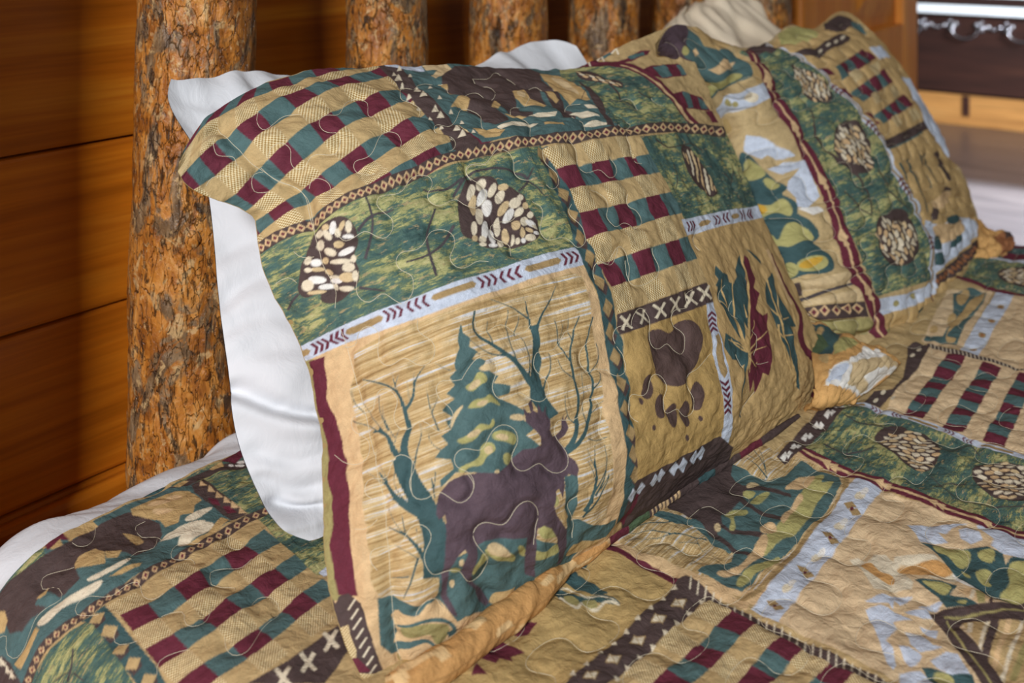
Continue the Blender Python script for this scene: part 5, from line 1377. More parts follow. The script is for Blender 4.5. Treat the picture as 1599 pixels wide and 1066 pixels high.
# wine stripe with pale arrows
ws = np.concatenate([y1(700, 235, 800, 380, 870, 520, 960, 680, 1040, 830), y3(560, 170, 640, 330, 720, 480, 780, 650, 840, 830), y4(470, 440, 540, 560, 575, 700, 600, 800, 650, 930, 672, 1000)])
c.line(ws, [10, 18, 20, 21, 21, 20, 17], T_['wine'])
c.line(ws, [2, 2.6, 2.8, 2.5], T_['sand'])
at_, L_ = frame(ws)
for k in range(6):
    t = 45 + k * 92
    if t < L_: c.poly([at_(t - 14), at_(t + 6, 6.5), at_(t + 10, 2.5), at_(t + 17, 4), at_(t + 20), at_(t + 17, -4), at_(t + 10, -2.5), at_(t + 6, -6.5)], T_['sand'])
# narrow pale strip with chevrons
ns = np.concatenate([y2(-20, 250, 160, 292, 320, 390, 480, 545, 640, 725, 770, 890), y3(1110, 140, 1165, 280, 1290, 490, 1370, 680, 1425, 880), y4(968, 420, 982, 520)])
c.line(ns, [3, 6, 8, 9], T_['blue'])
c.line(ns, [1, 2, 2.5, 3], T_['khaki'])
at_, L_ = frame(ns)
for t0 in (120, 128, 136, 198, 206, 214, 222, 300, 308, 316, 324, 400, 408, 416):
    if t0 < L_ - 8: c.poly([at_(t0), at_(t0 + 5, 4), at_(t0 + 8, 4), at_(t0 + 4), at_(t0 + 8, -4), at_(t0 + 5, -4)], T_['wine'])
tw(c, y4, [(16, 10, 962, 560, 970, 640, 975, 705)], 'wine')
# quilting
meander(c, (10, NV2 - 10, 10, NU2 - 10), 9, 52, 15, 5, lambda i, j: np.ones(len(i), bool))
c.stitch(y2(440, 140, 600, 190, 800, 390, 1050, 720, 1120, 820, 1290, 1066))
c.bump_px(y2(440, 140, 600, 190, 800, 390, 1050, 720, 1120, 820, 1290, 1066), 3, -0.004)
for q in ((y1, (640, 230, 600, 400, 560, 640, 620, 800)), (y4, (100, 570, 300, 520, 480, 480)), (y4, (330, 840, 480, 850, 620, 780, 760, 760)), (y5, (120, 120, 300, 300, 560, 330))):
    c.bump_px(q[0](*q[1]), 5, -0.007)
c.bump_px(y4(300, 760, 520, 780, 700, 720, 900, 640), 8, 0.006)
sham2 = empty('pillow_sham', tuple(on_z(np.array([1440.0]), np.array([480.0]))[0]))
tag(sham2, 'quilted pillow sham with a column of three pinecones beside a wine-red stripe', 'pillow')
UU, VV = np.meshgrid(np.linspace(0, 1, NU2), np.linspace(0, 1, NV2))
s2.relief(0.007, 5.0, 0.0025 * fbm(UU * 14, VV * 14, 2, 14) + 0.001 * fbm(UU * 40, VV * 40, 2, 19))
s2.mesh('front_panel', M_PRINT, sham2)
tag(s2.threads('quilting_thread', sham2, 0.00024), kind='stuff')
back_panel(s2, S2N, 0.11, sham2, 6)
# its near lower corner, a crumpled flange lying against the quilt
UPZ = np.array([0.0, 0.0, 1.0])
def flap(name, rows, lifts, parent, n, seed, draw):
    cur = []
    for pts, lf_ in zip(rows, lifts):
        cur.append(resample(np.stack([on_z(np.array([x * 1.0]), np.array([y * 1.0]), BED + l)[0] for (x, y), l in zip(pts, lf_)]), n))
    P = spline(np.linspace(0, 1, len(rows)), np.stack(cur), np.linspace(0, 1, n))
    c = Cloth(P, np.stack(np.meshgrid(np.linspace(0, 0.16, n), np.linspace(0, 0.16, n)), -1))
    c.rgb[:] = lin((206, 160, 100))
    draw(c)
    U_, V_ = np.meshgrid(np.linspace(0, 1, n), np.linspace(0, 1, n))
    c.relief(0, 4, 0.004 * fbm(U_ * 7, V_ * 5, 3, seed))
    o = c.mesh(name, M_PRINT, parent)
    md = o.modifiers.new('thickness', 'SOLIDIFY'); md.thickness = 0.004; md.offset = -1
    return o
def draw_flap(c):
    polys(c, y5, 'dteal', (330, 340, 480, 400, 620, 460, 520, 640, 420, 640, 330, 520), sm=False)
    polys(c, y5, 'moss', (330, 430, 440, 420, 500, 560, 420, 640, 340, 600), sm=False)
    polys(c, y5, 'lime', (560, 560, 620, 480, 760, 560, 640, 610, 540, 640), sm=False)
    polys(c, y5, 'gold', (330, 370, 370, 360, 380, 400, 345, 410), (400, 440, 440, 400, 460, 450), (430, 680, 500, 640, 480, 720))
    polys(c, y5, 'white', (470, 880, 500, 760, 640, 690, 790, 585, 900, 605, 1050, 690, 950, 775, 740, 965, 640, 890), sm=False)
    polys(c, y5, 'blue', (480, 860, 510, 770, 640, 700, 660, 720, 590, 830), sm=False)
    polys(c, y5, 'beige', (640, 850, 680, 700, 800, 660, 980, 640, 1040, 690, 850, 730, 780, 800, 800, 880, 740, 960), sm=False)
flap('corner_flange', [[(1246, 500), (1290, 512), (1335, 536), (1378, 550)], [(1266, 548), (1302, 546), (1346, 549), (1394, 562)], [(1272, 596), (1305, 582), (1350, 572), (1397, 570)], [(1268, 622), (1298, 618), (1322, 616), (1340, 620)], [(1254, 638), (1285, 632), (1320, 622), (1339, 621)]],
     [(0.05, 0.05, 0.035, 0.02), (0.045, 0.05, 0.04, 0.02), (0.04, 0.045, 0.04, 0.012), (0.028, 0.03, 0.02, 0.008), (0.006, 0.006, 0.006, 0.006)], sham2, 110, 83, draw_flap)
def draw_far(c):
    polys(c, y4, 'rust', (1380, 180, 1450, 160, 1520, 170, 1500, 260, 1420, 280), sm=False)
    polys(c, y4, 'brown', (1440, 150, 1500, 140, 1530, 175, 1470, 185), sm=False)
flap('corner_flange', [[(1526, 340), (1550, 362), (1582, 368)], [(1528, 380), (1555, 384), (1578, 382)], [(1520, 404), (1545, 400), (1570, 394)]],
     [(0.04, 0.03, 0.02), (0.02, 0.02, 0.015), (0.005, 0.005, 0.005)], sham2, 50, 87, draw_far)

# ------------------------------------------------------------------ white pillow behind the second sham
rowsw2 = [
    ([(1090, 420), (1180, 400), (1300, 350), (1420, 300)], env(0.02)),
    ([(1050, 300), (1130, 290), (1260, 240), (1380, 200)], env(0.04)),
    ([(1030, 180), (1110, 170), (1230, 130), (1340, 100)], env(0.04)),
    ([(1022, 80), (1100, 70), (1200, 60), (1290, 56)], env(0.02)),
    ([(1036, 44), (1062, 32), (1110, 20), (1170, 14), (1196, 58), (1240, 70)], env(0.0)),
    ([(1062, 24), (1085, 6), (1120, -12), (1160, -8), (1180, 8), (1205, 50)], env(-0.03)),
]
white_pillow(rowsw2, [0, 0.28, 0.55, 0.8, 0.9, 1.0], S2P - S2N * 0.15, S2N,
             'cream white pillow peeking up behind the pinecone sham', 47, 0.07, mat=M_CREAM,
             creases=(([(1090, 10), (1130, 40), (1150, 75)], 5, 0.006), ([(1140, 0), (1160, 40), (1165, 75)], 4, -0.006)))

# ------------------------------------------------------------------ quilt
def spaced(knots):
    """knots: (position, spacing) -> sample positions with gradually changing spacing"""
    out = [knots[0][0]]
    while out[-1] < knots[-1][0]:
        out.append(out[-1] + float(np.interp(out[-1], [k[0] for k in knots], [k[1] for k in knots])))
    return np.array(out)
qa = spaced([(-0.46, 0.006), (-0.32, 0.0013), (0.2, 0.00125), (0.6, 0.0016), (1.0, 0.0021), (1.45, 0.003), (1.6, 0.006), (1.75, 0.012)])
qb = -spaced([(0.008, 0.00125), (0.5, 0.00125), (0.85, 0.0014), (0.9, 0.005), (1.3, 0.007), (1.9, 0.03)])[::-1]
A, B = np.meshgrid(qa, qb)
P = bed_top(A, B, 0.0)
cl = np.stack([A, B], -1)
qt = Cloth(P, cl)
qt.rgb[:] = lin(PAL['tan'])

# ------------------------------------------------------------------ print of the quilt
c = qt
T_ = PAL
T_['field'] = (214, 188, 150)
# the patchwork goes on all over the bed, also where the photo does not reach
a2 = np.interp(np.arange(2 * c.nu) / 2, np.arange(c.nu), qa); b2 = np.interp(np.arange(2 * c.nv) / 2, np.arange(c.nv), qb)
AA, BB = np.meshgrid(a2, b2)
bi, bj = np.floor(AA / 0.25).astype(int), np.floor(BB / 0.21).astype(int)
fa, fb = AA / 0.25 - bi, BB / 0.21 - bj
kind = (bi * 3 + bj * 5) % 4
def lay(m, col, wv=None):
    c.rgb[m] = lin(T_[col]); c.msk[m] = 0
    if wv is not None: c.msk[..., wv][m] = 1
lay(kind == 0, 'moss', 0); lay(kind == 1, 'field'); lay(kind == 2, 'beige', 2)
cu, cv = np.floor(AA / 0.028).astype(int), np.floor(BB / 0.028).astype(int)
k3 = kind == 3
lay(k3 & (cv % 2 == 0) & (cu % 2 == 0), 'tan'); lay(k3 & (cv % 2 == 0) & (cu % 2 == 1), 'beige', 1)
lay(k3 & (cv % 2 == 1) & (cu % 2 == 0), 'teal'); lay(k3 & (cv % 2 == 1) & (cu % 2 == 1), 'wine')
lay((fa < 0.07), 'brown'); lay((fb < 0.07) & (fa >= 0.07), 'wine'); lay((fa > 0.02) & (fa < 0.05) & ((BB / 0.022) % 1 < 0.5), 'sand')
px2 = np.repeat(np.repeat(c.pix, 2, 0), 2, 1)
lay((px2[..., 0] > -90) & (px2[..., 0] < 1680) & (px2[..., 1] < 1110), 'tan')
# --- by the head of the bed, left of the pillow
c.poly(x2(300, 380, 560, 250, 900, 120, 1400, 100, 1700, 700, 1500, 1000, 1300, 1000, 1150, 900, 1050, 780, 960, 680, 900, 620, 1000, 560, 830, 580, 650, 450), T_['moss'], 0)
polys(c, x1, 'teal', (-120, 720, -60, 600, 0, 540, 250, 370, 520, 210, 760, 100, 1010, -10, 1100, 20, 1200, 80, 1260, 210, 1100, 310, 900, 420, 700, 520, 500, 650, 350, 760, 240, 900, 160, 1100, -100, 1100), sm=False)
c.poly(x1(-40, 590, 60, 490, 240, 362, 262, 410, 80, 525, -40, 640), T_['moss'], 0)
polys(c, x1, 'brown', (-60, 720, 60, 545, 250, 402, 390, 318, 520, 240, 700, 165, 800, 185, 870, 220, 882, 270, 850, 330, 740, 388, 680, 382, 560, 392, 500, 372, 430, 402, 410, 450, 442, 520, 362, 592, 330, 610, 250, 572, 205, 655, 260, 660, 180, 725, 140, 792, 72, 805, 45, 725, -60, 760), sm=False)
polys(c, x1, 'gold', (710, 152, 780, 118, 870, 78, 950, 52, 1030, 58, 1098, 108, 1060, 140, 1052, 182, 980, 190, 972, 222, 900, 238, 870, 205, 810, 190, 720, 178), (410, 435, 430, 400, 520, 358, 572, 390, 576, 442, 500, 462, 415, 468), (665, 270, 760, 270, 782, 312, 740, 332), (572, 380, 662, 375, 640, 410, 580, 418),
      (600, 512, 680, 465, 772, 438, 760, 458, 660, 498), (1000, 332, 1130, 270, 1200, 192, 1248, 210, 1180, 262, 1060, 332), (-40, 700, 50, 688, 66, 740, 40, 790, -40, 830), (98, 965, 150, 880, 212, 775, 236, 790, 182, 905, 140, 995), (215, 622, 270, 555, 264, 602, 232, 622), (350, 292, 500, 215, 534, 236, 380, 322), (270, 352, 330, 318, 348, 346, 290, 372), sm=False)
polys(c, x1, 'sand', (800, 130, 870, 105, 930, 110, 880, 130), (900, 95, 960, 75, 990, 95, 940, 105), (830, 160, 900, 150, 940, 165, 860, 175))
polys(c, x1, 'cream', (478, 528, 600, 468, 712, 412, 690, 442, 580, 502, 520, 528), (868, 308, 990, 238, 1118, 214, 1080, 242, 960, 292), (968, 322, 1000, 270, 1060, 250, 1100, 224, 1162, 224, 1140, 256, 1050, 302, 990, 338), (1006, 212, 1080, 168, 1156, 150, 1110, 186, 1040, 218), (218, 752, 260, 698, 380, 608, 562, 532, 540, 566, 430, 622, 330, 692, 240, 768))
polys(c, x1, 'wine', (250, 352, 340, 286, 382, 316, 345, 322, 330, 318, 270, 376), sm=False)
polys(c, x1, 'brown', (-40, 880, 40, 928, 84, 972, 134, 1042, 160, 1110, -40, 1110), sm=False)
for x, y in ((42, 950), (70, 990), (100, 1015), (20, 930)): c.poly(x1(x - 16, y - 24, x + 20, y + 26, x - 14, y + 20), T_['cream'])
polys(c, x1, 'brown', (1040, 20, 1110, -10, 1240, 100, 1345, 180, 1260, 212, 1140, 130, 1060, 70), sm=False)
for x, y in ((1105, 22), (1150, 55), (1192, 86), (1235, 115), (1275, 138), (1318, 165)): c.poly(x1(x - 20, y + 10, x - 14, y - 26, x + 24, y + 12), T_['sand'])
polys(c, x1, 'wine', (1130, 95, 1180, 105, 1200, 140, 1150, 130), (1210, 140, 1250, 140, 1290, 170, 1240, 175), sm=False)
# head edge trims
polys(c, x2, 'brown', (280, 400, 420, 330, 640, 240, 900, 170, 900, 250, 640, 290, 420, 385), sm=False)
polys(c, x2, 'gold', (310, 385, 380, 345, 420, 350, 360, 395), (560, 270, 650, 215, 665, 250, 590, 280), sm=False)
polys(c, x2, 'wine', (640, 215, 780, 130, 860, 130, 740, 225), sm=False)
for e_ in ((790, 213, 36, 11, -8), (775, 238, 34, 9, 0), (715, 240, 18, 8, 0)): ell(c, x2, *e_, 'white')
# checks beside the braid
lk = [[(700, 650), (850, 570), (975, 490), (1130, 420), (1240, 340), (1340, 275)], [(770, 710), (910, 640), (1060, 560), (1180, 460), (1320, 400), (1430, 330)], [(840, 825), (980, 745), (1130, 640), (1240, 570), (1390, 480), (1510, 410)],
      [(920, 910), (1070, 820), (1220, 720), (1330, 620), (1490, 540), (1590, 470)], [(1000, 1000), (1150, 900), (1310, 780), (1430, 690), (1560, 610), (1660, 540)], [(1090, 1080), (1240, 980), (1385, 890), (1510, 770), (1630, 680), (1740, 600)], [(1180, 1160), (1330, 1060), (1460, 960), (1590, 860), (1720, 760), (1830, 670)]]
lattice(c, np.array([x1(*np.ravel(r)) for r in lk]), check_fn(lambda r: r % 2 == 1, 1))
c.poly(x1(150, 1110, 240, 980, 300, 890, 400, 790, 500, 740, 620, 880, 760, 1110), T_['moss'], 0)
tw(c, x1, [(12, 14, 420, 890, 412, 980, 400, 1070), (10, 12, 320, 1066, 400, 1020, 490, 1066)], 'grey')
polys(c, x1, 'dteal', (450, 740, 575, 655, 660, 752, 740, 850, 870, 1000, 930, 1110, 780, 1110, 640, 930, 520, 770), sm=False)
for x, y in ((535, 730), (605, 805), (672, 905), (742, 985), (825, 1070)):
    c.poly(x1(x - 36, y + 20, x + 4, y + 60, x + 52, y + 12, x + 40, y - 20), T_['brown'])
    c.poly(x1(x - 42, y + 26, x - 22, y - 34, x + 44, y - 30, x + 22, y + 28), T_['tan'])
diamonds(c, [tuple(p) for p in x1(1520, 128, 1440, 170, 1347, 205, 1245, 260, 1150, 308, 1043, 363, 940, 420, 830, 478, 720, 540, 605, 602, 485, 684, 360, 780, 298, 838, 243, 905, 205, 980, 175, 1066, 160, 1110)], 13.5, 16.2, 6.2, 5.6)
polys(c, zH, 'brown', (1150, 1100, 1350, 985, 1560, 838, 1660, 900, 1500, 1100), sm=False)
crosses(c, zH, [(1425, 1000), (1530, 908), (1312, 1070)], 52, 20, rot=0.1)
c.poly(zH(1470, 580, 1560, 530, 1570, 570, 1500, 600), T_['blue'])
# --- gold leaf block in front of the pillow
T_['leafgold'] = (182, 154, 102)
c.poly([(560, 1120), (640, 1030), (800, 930), (950, 848), (1075, 915), (880, 1120)], T_['leafgold'])
polys(c, x3, 'wine', (945, 695, 1000, 640, 1050, 588, 1135, 608, 1100, 640, 1060, 692), (640, 905, 740, 820, 830, 748, 940, 800, 1032, 842, 920, 892, 932, 942, 830, 915, 800, 965, 740, 940), (600, 1066, 640, 960, 730, 1066), sm=False)
polys(c, x5, 'dteal', (-60, 440, 40, 455, 120, 490, 230, 478, 340, 502, 394, 552, 250, 532, 120, 545, -40, 505), (0, 380, 120, 348, 245, 420, 305, 472, 200, 470, 90, 430), (175, 205, 245, 195, 215, 240, 150, 245), (95, 262, 165, 258, 140, 284, 80, 285), (-60, 330, 40, 315, 100, 340, 10, 370))
c.line(x5(-40, 430, 60, 440, 140, 488, 240, 492, 340, 518, 385, 548), [2, 2.4, 1.6], T_['cream'])
c.line(x5(-30, 505, 60, 560, 95, 578, 120, 540, 180, 560, 235, 572, 270, 540, 390, 556), [5, 4, 3], T_['cream'])
polys(c, x5, 'olive', (0, 490, 80, 500, 110, 540, 60, 555), (130, 520, 220, 520, 230, 560, 150, 550))
# --- second moose panel
c.poly([(950, 858), (1000, 800), (1075, 738), (1130, 706), (1180, 700), (1250, 716), (1335, 750), (1180, 952), (1075, 914)], T_['sand'])
c.poly(x4(260, 720, 470, 530, 700, 380, 1040, 120, 1150, 40, 1260, 40, 1420, 90, 1560, 150, 1900, 240, 1850, 400, 1240, 1060, 1050, 1030, 830, 960, 620, 850, 420, 780), T_['beige'], 2)
c.poly(np.concatenate([x4(1050, 180, 1180, 222, 1330, 278, 1450, 240, 1545, 160), zJ(1340, 55, 1400, 88, 1512, 128, 1524, 172, 1450, 285, 1340, 410, 1200, 540, 1062, 664, 1000, 652, 852, 580), x4(860, 920, 900, 890, 1000, 870, 1072, 850, 1090, 772, 1060, 790, 960, 745, 900, 682, 800, 600, 700, 612, 560, 562, 470, 522, 600, 522, 800, 560, 900, 300)]), T_['teal'])
polys(c, x4, 'brown', (600, 430, 740, 350, 900, 240, 1030, 165, 1085, 190, 1072, 262, 1150, 320, 1300, 330, 1485, 388, 1492, 412, 1350, 372, 1185, 352, 1152, 402, 1242, 482, 1425, 545, 1412, 572, 1240, 512, 1132, 442, 1080, 502, 1002, 542, 1012, 602, 1062, 642, 1292, 660, 1292, 692, 1080, 672, 962, 602, 982, 662, 1092, 752, 1222, 790, 1212, 816, 1080, 778, 930, 662, 860, 582, 770, 542, 640, 502), sm=False)
polys(c, zJ, 'lime', (1235, 345, 1290, 262, 1340, 200, 1390, 128, 1442, 122, 1430, 160, 1486, 156, 1440, 212, 1400, 262, 1330, 382, 1250, 422, 1165, 482, 1150, 440), (1036, 640, 1080, 560, 1150, 530, 1232, 488, 1240, 512, 1160, 572, 1100, 602, 1060, 645))
polys(c, zJ, 'sand', (1262, 190, 1310, 138, 1392, 120, 1400, 135, 1330, 192, 1290, 190), (945, 592, 1000, 560, 1050, 540, 1100, 480, 1168, 398, 1182, 430, 1160, 482, 1092, 542, 1000, 602), (1145, 382, 1182, 338, 1222, 370, 1182, 396), (1240, 330, 1290, 260, 1330, 210, 1345, 225, 1300, 280, 1255, 350))
polys(c, x4, 'lime', (1155, 372, 1190, 358, 1242, 378, 1200, 402), (1205, 442, 1270, 388, 1340, 378, 1322, 412, 1260, 458), (1028, 545, 1100, 500, 1192, 515, 1150, 548, 1092, 560, 1102, 640, 1062, 642, 1072, 582))
polys(c, x4, 'beige', (1180, 330, 1210, 290, 1270, 315, 1220, 335), (955, 610, 985, 595, 1000, 640, 975, 640))
tw(c, x4, [(5, 12, 1180, 150, 1250, 190, 1325, 265), (5, 10, 1200, 70, 1280, 150, 1318, 240), (4, 9, 1250, 50, 1290, 130, 1312, 210), (4, 8, 1150, 110, 1240, 150), (20, 6, 480, 520, 620, 560, 740, 590), (7, 12, 360, 590, 560, 605, 700, 590), (6, 10, 330, 655, 480, 650, 640, 670, 720, 680), (5, 9, 380, 705, 560, 692, 690, 670), (8, 12, 690, 680, 800, 690, 910, 700), (7, 5, 830, 700, 870, 770, 900, 790), (5, 9, 640, 770, 740, 780, 775, 800), (5, 8, 700, 730, 850, 735), (8, 5, 860, 790, 810, 840, 800, 900), (6, 4, 700, 620, 800, 640, 880, 680)])
c.line(zJ(1545, 140, 1530, 215, 1440, 330, 1250, 545, 1080, 690, 1000, 690, 860, 622), [9, 10, 9], T_['khaki'])
c.line(zJ(1585, 140, 1560, 230, 1470, 350, 1280, 570, 1110, 725), [7, 8, 7], T_['sand'])
c.line(x5(250, 150, 330, 165, 520, 245, 680, 320, 830, 395), [13, 12, 15], T_['wine'])
c.line(x5(330, 105, 420, 160, 540, 215, 700, 285, 880, 385, 1100, 485, 1280, 570), [10, 12, 12], T_['sand'])
# --- dark band with triangles and the checks beyond it
polys(c, x5, 'brown', (790, 372, 850, 362, 920, 400, 1150, 562, 1320, 632, 1600, 775, 1900, 920, 2400, 1160, 2400, 1230, 1880, 985, 1490, 775, 1140, 612, 960, 510, 900, 592, 700, 760, 400, 1066, 250, 1200, -60, 1200, 60, 1066, 250, 900, 500, 660, 700, 490), sm=False)
at_, L_ = frame([tuple(p) for p in x5(850, 390, 1000, 480, 1150, 585, 1320, 660, 1600, 800, 1900, 950, 2400, 1195)])
for k in range(28):
    t = 8 + k * 13.6
    if t < L_ - 4: c.line([at_(t - 3.2, -8), at_(t + 3.2, 8)], 2.3, T_['cream'])
lk = [[(1030, 600), (1190, 690), (1380, 780), (1530, 870), (1705, 960), (1880, 1050), (2050, 1140)], [(910, 695), (1080, 800), (1270, 870), (1440, 950), (1610, 1050), (1780, 1140), (1950, 1230)], [(800, 810), (980, 910), (1170, 1000), (1340, 1080), (1510, 1170), (1680, 1260), (1850, 1350)],
      [(690, 910), (860, 1010), (1040, 1110), (1230, 1200), (1400, 1290), (1570, 1380), (1740, 1470)], [(560, 1020), (740, 1110), (920, 1210), (1110, 1300), (1280, 1390), (1450, 1480), (1620, 1570)], [(440, 1120), (620, 1210), (800, 1310), (990, 1400), (1160, 1490), (1330, 1580), (1500, 1670)]]
lattice(c, np.array([x5(*np.ravel(r)) for r in lk]), lambda r, q: (('beige', 1), ('wine', None))[q % 2] if r % 2 == 0 else (('tan', None), ('teal', None))[q % 2])
def tri3(x, y, a, s_, col='cream'):
    c.poly(x5(*np.ravel([(x + s_ * math.cos(a + k * 2.094), y + s_ * math.sin(a + k * 2.094)) for k in range(3)])), T_[col])
for x, y in ((770, 425), (690, 500), (605, 580), (515, 652), (435, 730), (352, 808), (255, 888), (160, 970), (65, 1050)): tri3(x, y, 0.7, 27)
for x, y in ((960, 518), (870, 592), (785, 668), (705, 745), (620, 832), (530, 908), (445, 985), (370, 1060)): tri3(x, y, 3.9, 27)
for x, y in ((800, 535), (660, 660), (515, 792), (345, 942), (190, 1062)):
    tri3(x - 22, y + 4, 0.5, 44, 'khaki'); tri3(x + 22, y - 8, 3.6, 44, 'khaki'); tri3(x - 20, y + 2, 0.5, 32); tri3(x + 20, y - 6, 3.6, 32)
# --- pale strip, linen field, mountains, pines and cabin
c.poly(zK(930, 182, 1350, 342, 1750, 470, 1750, 1400, 1300, 1200, 990, 1066, 460, 812), T_['field'])
c.poly(zK(820, 135, 940, 182, 700, 500, 460, 812, 335, 745, 600, 420), T_['blue'])
for x, y in ((800, 280), (700, 420), (583, 567), (443, 730)):
    for sx in (-1, 1):
        c.poly(zK(x + sx * 12 - 26, y + sx * 14 - 12, x + sx * 12 - 8, y + sx * 14 + 14, x + sx * 12 + 34, y + sx * 14 + 8, x + sx * 12 + 14, y + sx * 14 - 16), T_['khaki'])
    ell(c, zK, x, y, 8, 8, 0, 'wine')
for x, y in ((845, 215), (750, 350), (645, 490), (510, 648)):
    ell(c, zK, x - 8, y + 8, 28, 16, -25, 'cream'); ell(c, zK, x + 14, y - 14, 22, 12, -35, 'white')
polys(c, x6, 'blue', (790, 385, 1000, 375, 1218, 365, 1100, 402, 1060, 442, 1000, 432, 1072, 500, 880, 508, 840, 442), (1145, 420, 1200, 408, 1290, 450, 1312, 502, 1230, 522, 1160, 482), (1268, 380, 1350, 378, 1640, 500, 1640, 630, 1450, 592, 1370, 542, 1392, 502, 1310, 442), sm=False)
polys(c, x6, 'cream', (388, 612, 450, 598, 512, 640, 560, 580, 640, 588, 692, 640, 702, 605, 980, 602, 1002, 632, 900, 662, 740, 652, 720, 692, 790, 742, 832, 782, 820, 832, 680, 832, 560, 832, 470, 700), (938, 742, 1100, 708, 1152, 722, 1120, 772, 980, 772), sm=False)
T_['ochre'] = (202, 154, 96)
polys(c, x6, 'ochre', (468, 662, 540, 648, 600, 702, 692, 732, 692, 782, 600, 762, 520, 712), (718, 682, 850, 650, 1000, 640, 1105, 702, 1000, 732, 800, 722))
polys(c, x6, 'white', (1105, 708, 1200, 760, 1305, 832, 1240, 812, 1130, 760), (1330, 780, 1430, 850, 1380, 850), sm=False)
polys(c, x7, 'blue', (495, 535, 620, 478, 702, 500, 690, 585, 660, 545, 560, 540), (500, 582, 600, 550, 652, 570, 702, 602, 822, 652, 690, 662, 722, 702, 690, 742, 640, 792, 692, 852, 712, 962, 690, 992, 650, 952, 610, 832, 560, 702), (680, 502, 700, 480, 825, 490, 780, 532, 740, 556), (768, 602, 830, 585, 930, 580, 962, 632, 900, 642, 800, 616), (858, 572, 930, 540, 1045, 530, 1000, 582), (772, 720, 880, 740, 930, 790, 962, 830, 1036, 852, 960, 872, 880, 882, 810, 832, 800, 780), (873, 690, 930, 700, 1003, 720, 990, 782, 930, 752), (728, 838, 800, 850, 872, 880, 895, 910, 850, 962, 810, 972, 770, 922), (948, 942, 1060, 882, 1140, 900, 1205, 1002, 1260, 1120, 1100, 1042, 1000, 992), (735, 1010, 880, 1000, 962, 1066, 980, 1200, 735, 1120), sm=False)
polys(c, x6, 'dteal', (878, 515, 940, 512, 1100, 545, 1230, 550, 1340, 542, 1452, 590, 1472, 650, 1520, 608, 1700, 640, 1700, 920, 1480, 905, 1300, 832, 1180, 762, 1100, 702, 1000, 602, 930, 540), (838, 765, 900, 762, 1000, 780, 1080, 790, 1135, 800, 1090, 872, 1200, 890, 1285, 932, 1060, 955, 1000, 882, 900, 812), sm=False)
polys(c, x6, 'lime', (968, 530, 1100, 545, 1225, 570, 1210, 642, 1150, 672, 1060, 602, 1000, 582), (1282, 580, 1380, 563, 1398, 602, 1370, 642, 1290, 612), (1495, 655, 1600, 640, 1700, 660, 1700, 900, 1500, 902, 1430, 852, 1490, 802, 1490, 722), (1265, 702, 1340, 678, 1375, 702, 1350, 742, 1375, 782, 1310, 772), (893, 780, 990, 790, 1094, 812, 1080, 852, 1040, 872, 980, 842), (1130, 912, 1205, 908, 1180, 928), (1168, 690, 1230, 735, 1200, 730))
polys(c, x7, 'sand', (1136, 452, 1240, 428, 1425, 520, 1280, 545), sm=False)
polys(c, x7, 'olive', (1260, 450, 1330, 470, 1330, 540, 1280, 545), sm=False)
c.poly(x7(1170, 655, 1700, 620, 1700, 1200, 1440, 1120), T_['tan'])
for (a, col, w1) in (((1350, 640, 1290, 860), 'cream', 6), ((1595, 640, 1440, 1066), 'cream', 6.5), ((1500, 640, 1380, 1000), 'sand', 9), ((1650, 760, 1520, 1066), 'olive', 12), ((1230, 660, 1220, 740), 'cream', 8)): c.line(x7(*a), w1, T_[col])
c.line(x7(1405, 620, 1360, 790, 1310, 950), 14, T_['brown'])
polys(c, x7, 'brown', (942, 600, 1050, 580, 1300, 545, 1700, 510, 1700, 640, 1300, 652, 1180, 656, 1152, 692, 1300, 860, 1400, 1000, 1490, 1130, 1330, 1130, 1160, 900, 1060, 740, 1010, 682), (1352, 545, 1368, 492, 1388, 498, 1378, 545), sm=False)
polys(c, x7, 'cream', (1218, 515, 1240, 448, 1264, 455, 1248, 518), (1385, 520, 1395, 505, 1412, 515, 1400, 530), sm=False)
c.line(x7(1045, 632, 1300, 602, 1700, 560), 3.2, T_['olive'])
c.line(x7(1062, 652, 1160, 800, 1350, 1066, 1400, 1130), 3.4, T_['olive'])
polys(c, x7, 'dteal', (888, 980, 960, 985, 1100, 1040, 1240, 1040, 1270, 1120, 980, 1120), sm=False)
polys(c, x7, 'lime', (978, 1020, 1100, 1050, 1110, 1110, 1010, 1100))
# --- mossy block with cones
c.poly(np.concatenate([y6(330, 500, 530, 540, 800, 640, 1100, 740, 1400, 830, 1900, 980), zK(1700, 420, 1400, 320, 1200, 250, 1000, 165, 780, 95, 560, 0), y6(60, 840, 200, 680)]), T_['moss'], 0)
polys(c, y6, 'brown', (560, 745, 620, 690, 730, 668, 800, 722, 720, 760))
autocone(c, y6, (575, 750, 700, 715, 800, 718, 905, 722, 1002, 790, 1015, 870, 962, 955, 890, 985, 800, 955, 720, 892, 640, 830), 6, 32, 10, 4)
autocone(c, y6, (1240, 965, 1350, 918, 1450, 905, 1560, 930, 1680, 985, 1680, 1170, 1450, 1180, 1290, 1090), 4, 34, 11, 5)
tw(c, y6, [(8, 10, 350, 605, 450, 650, 560, 670, 700, 690), (10, 12, 560, 820, 450, 835, 300, 830, 210, 790), (12, 8, 390, 900, 370, 830, 420, 750), (8, 8, 1020, 830, 1130, 830, 1220, 790, 1290, 855)], 'grey')
tw(c, x6, [(8, 10, 940, 140, 1000, 110, 1080, 80, 1200, 85), (8, 10, 950, 40, 1060, 130, 1180, 190, 1320, 230, 1600, 260)], 'grey')
ws = zK(520, -20, 570, 10, 780, 105, 1000, 182, 1220, 270, 1400, 335, 1750, 450)
c.line(ws, [12, 13, 14, 14], T_['wine']); c.line(ws, [3, 3.2, 3.4], T_['sand'])
at_, L_ = frame(ws)
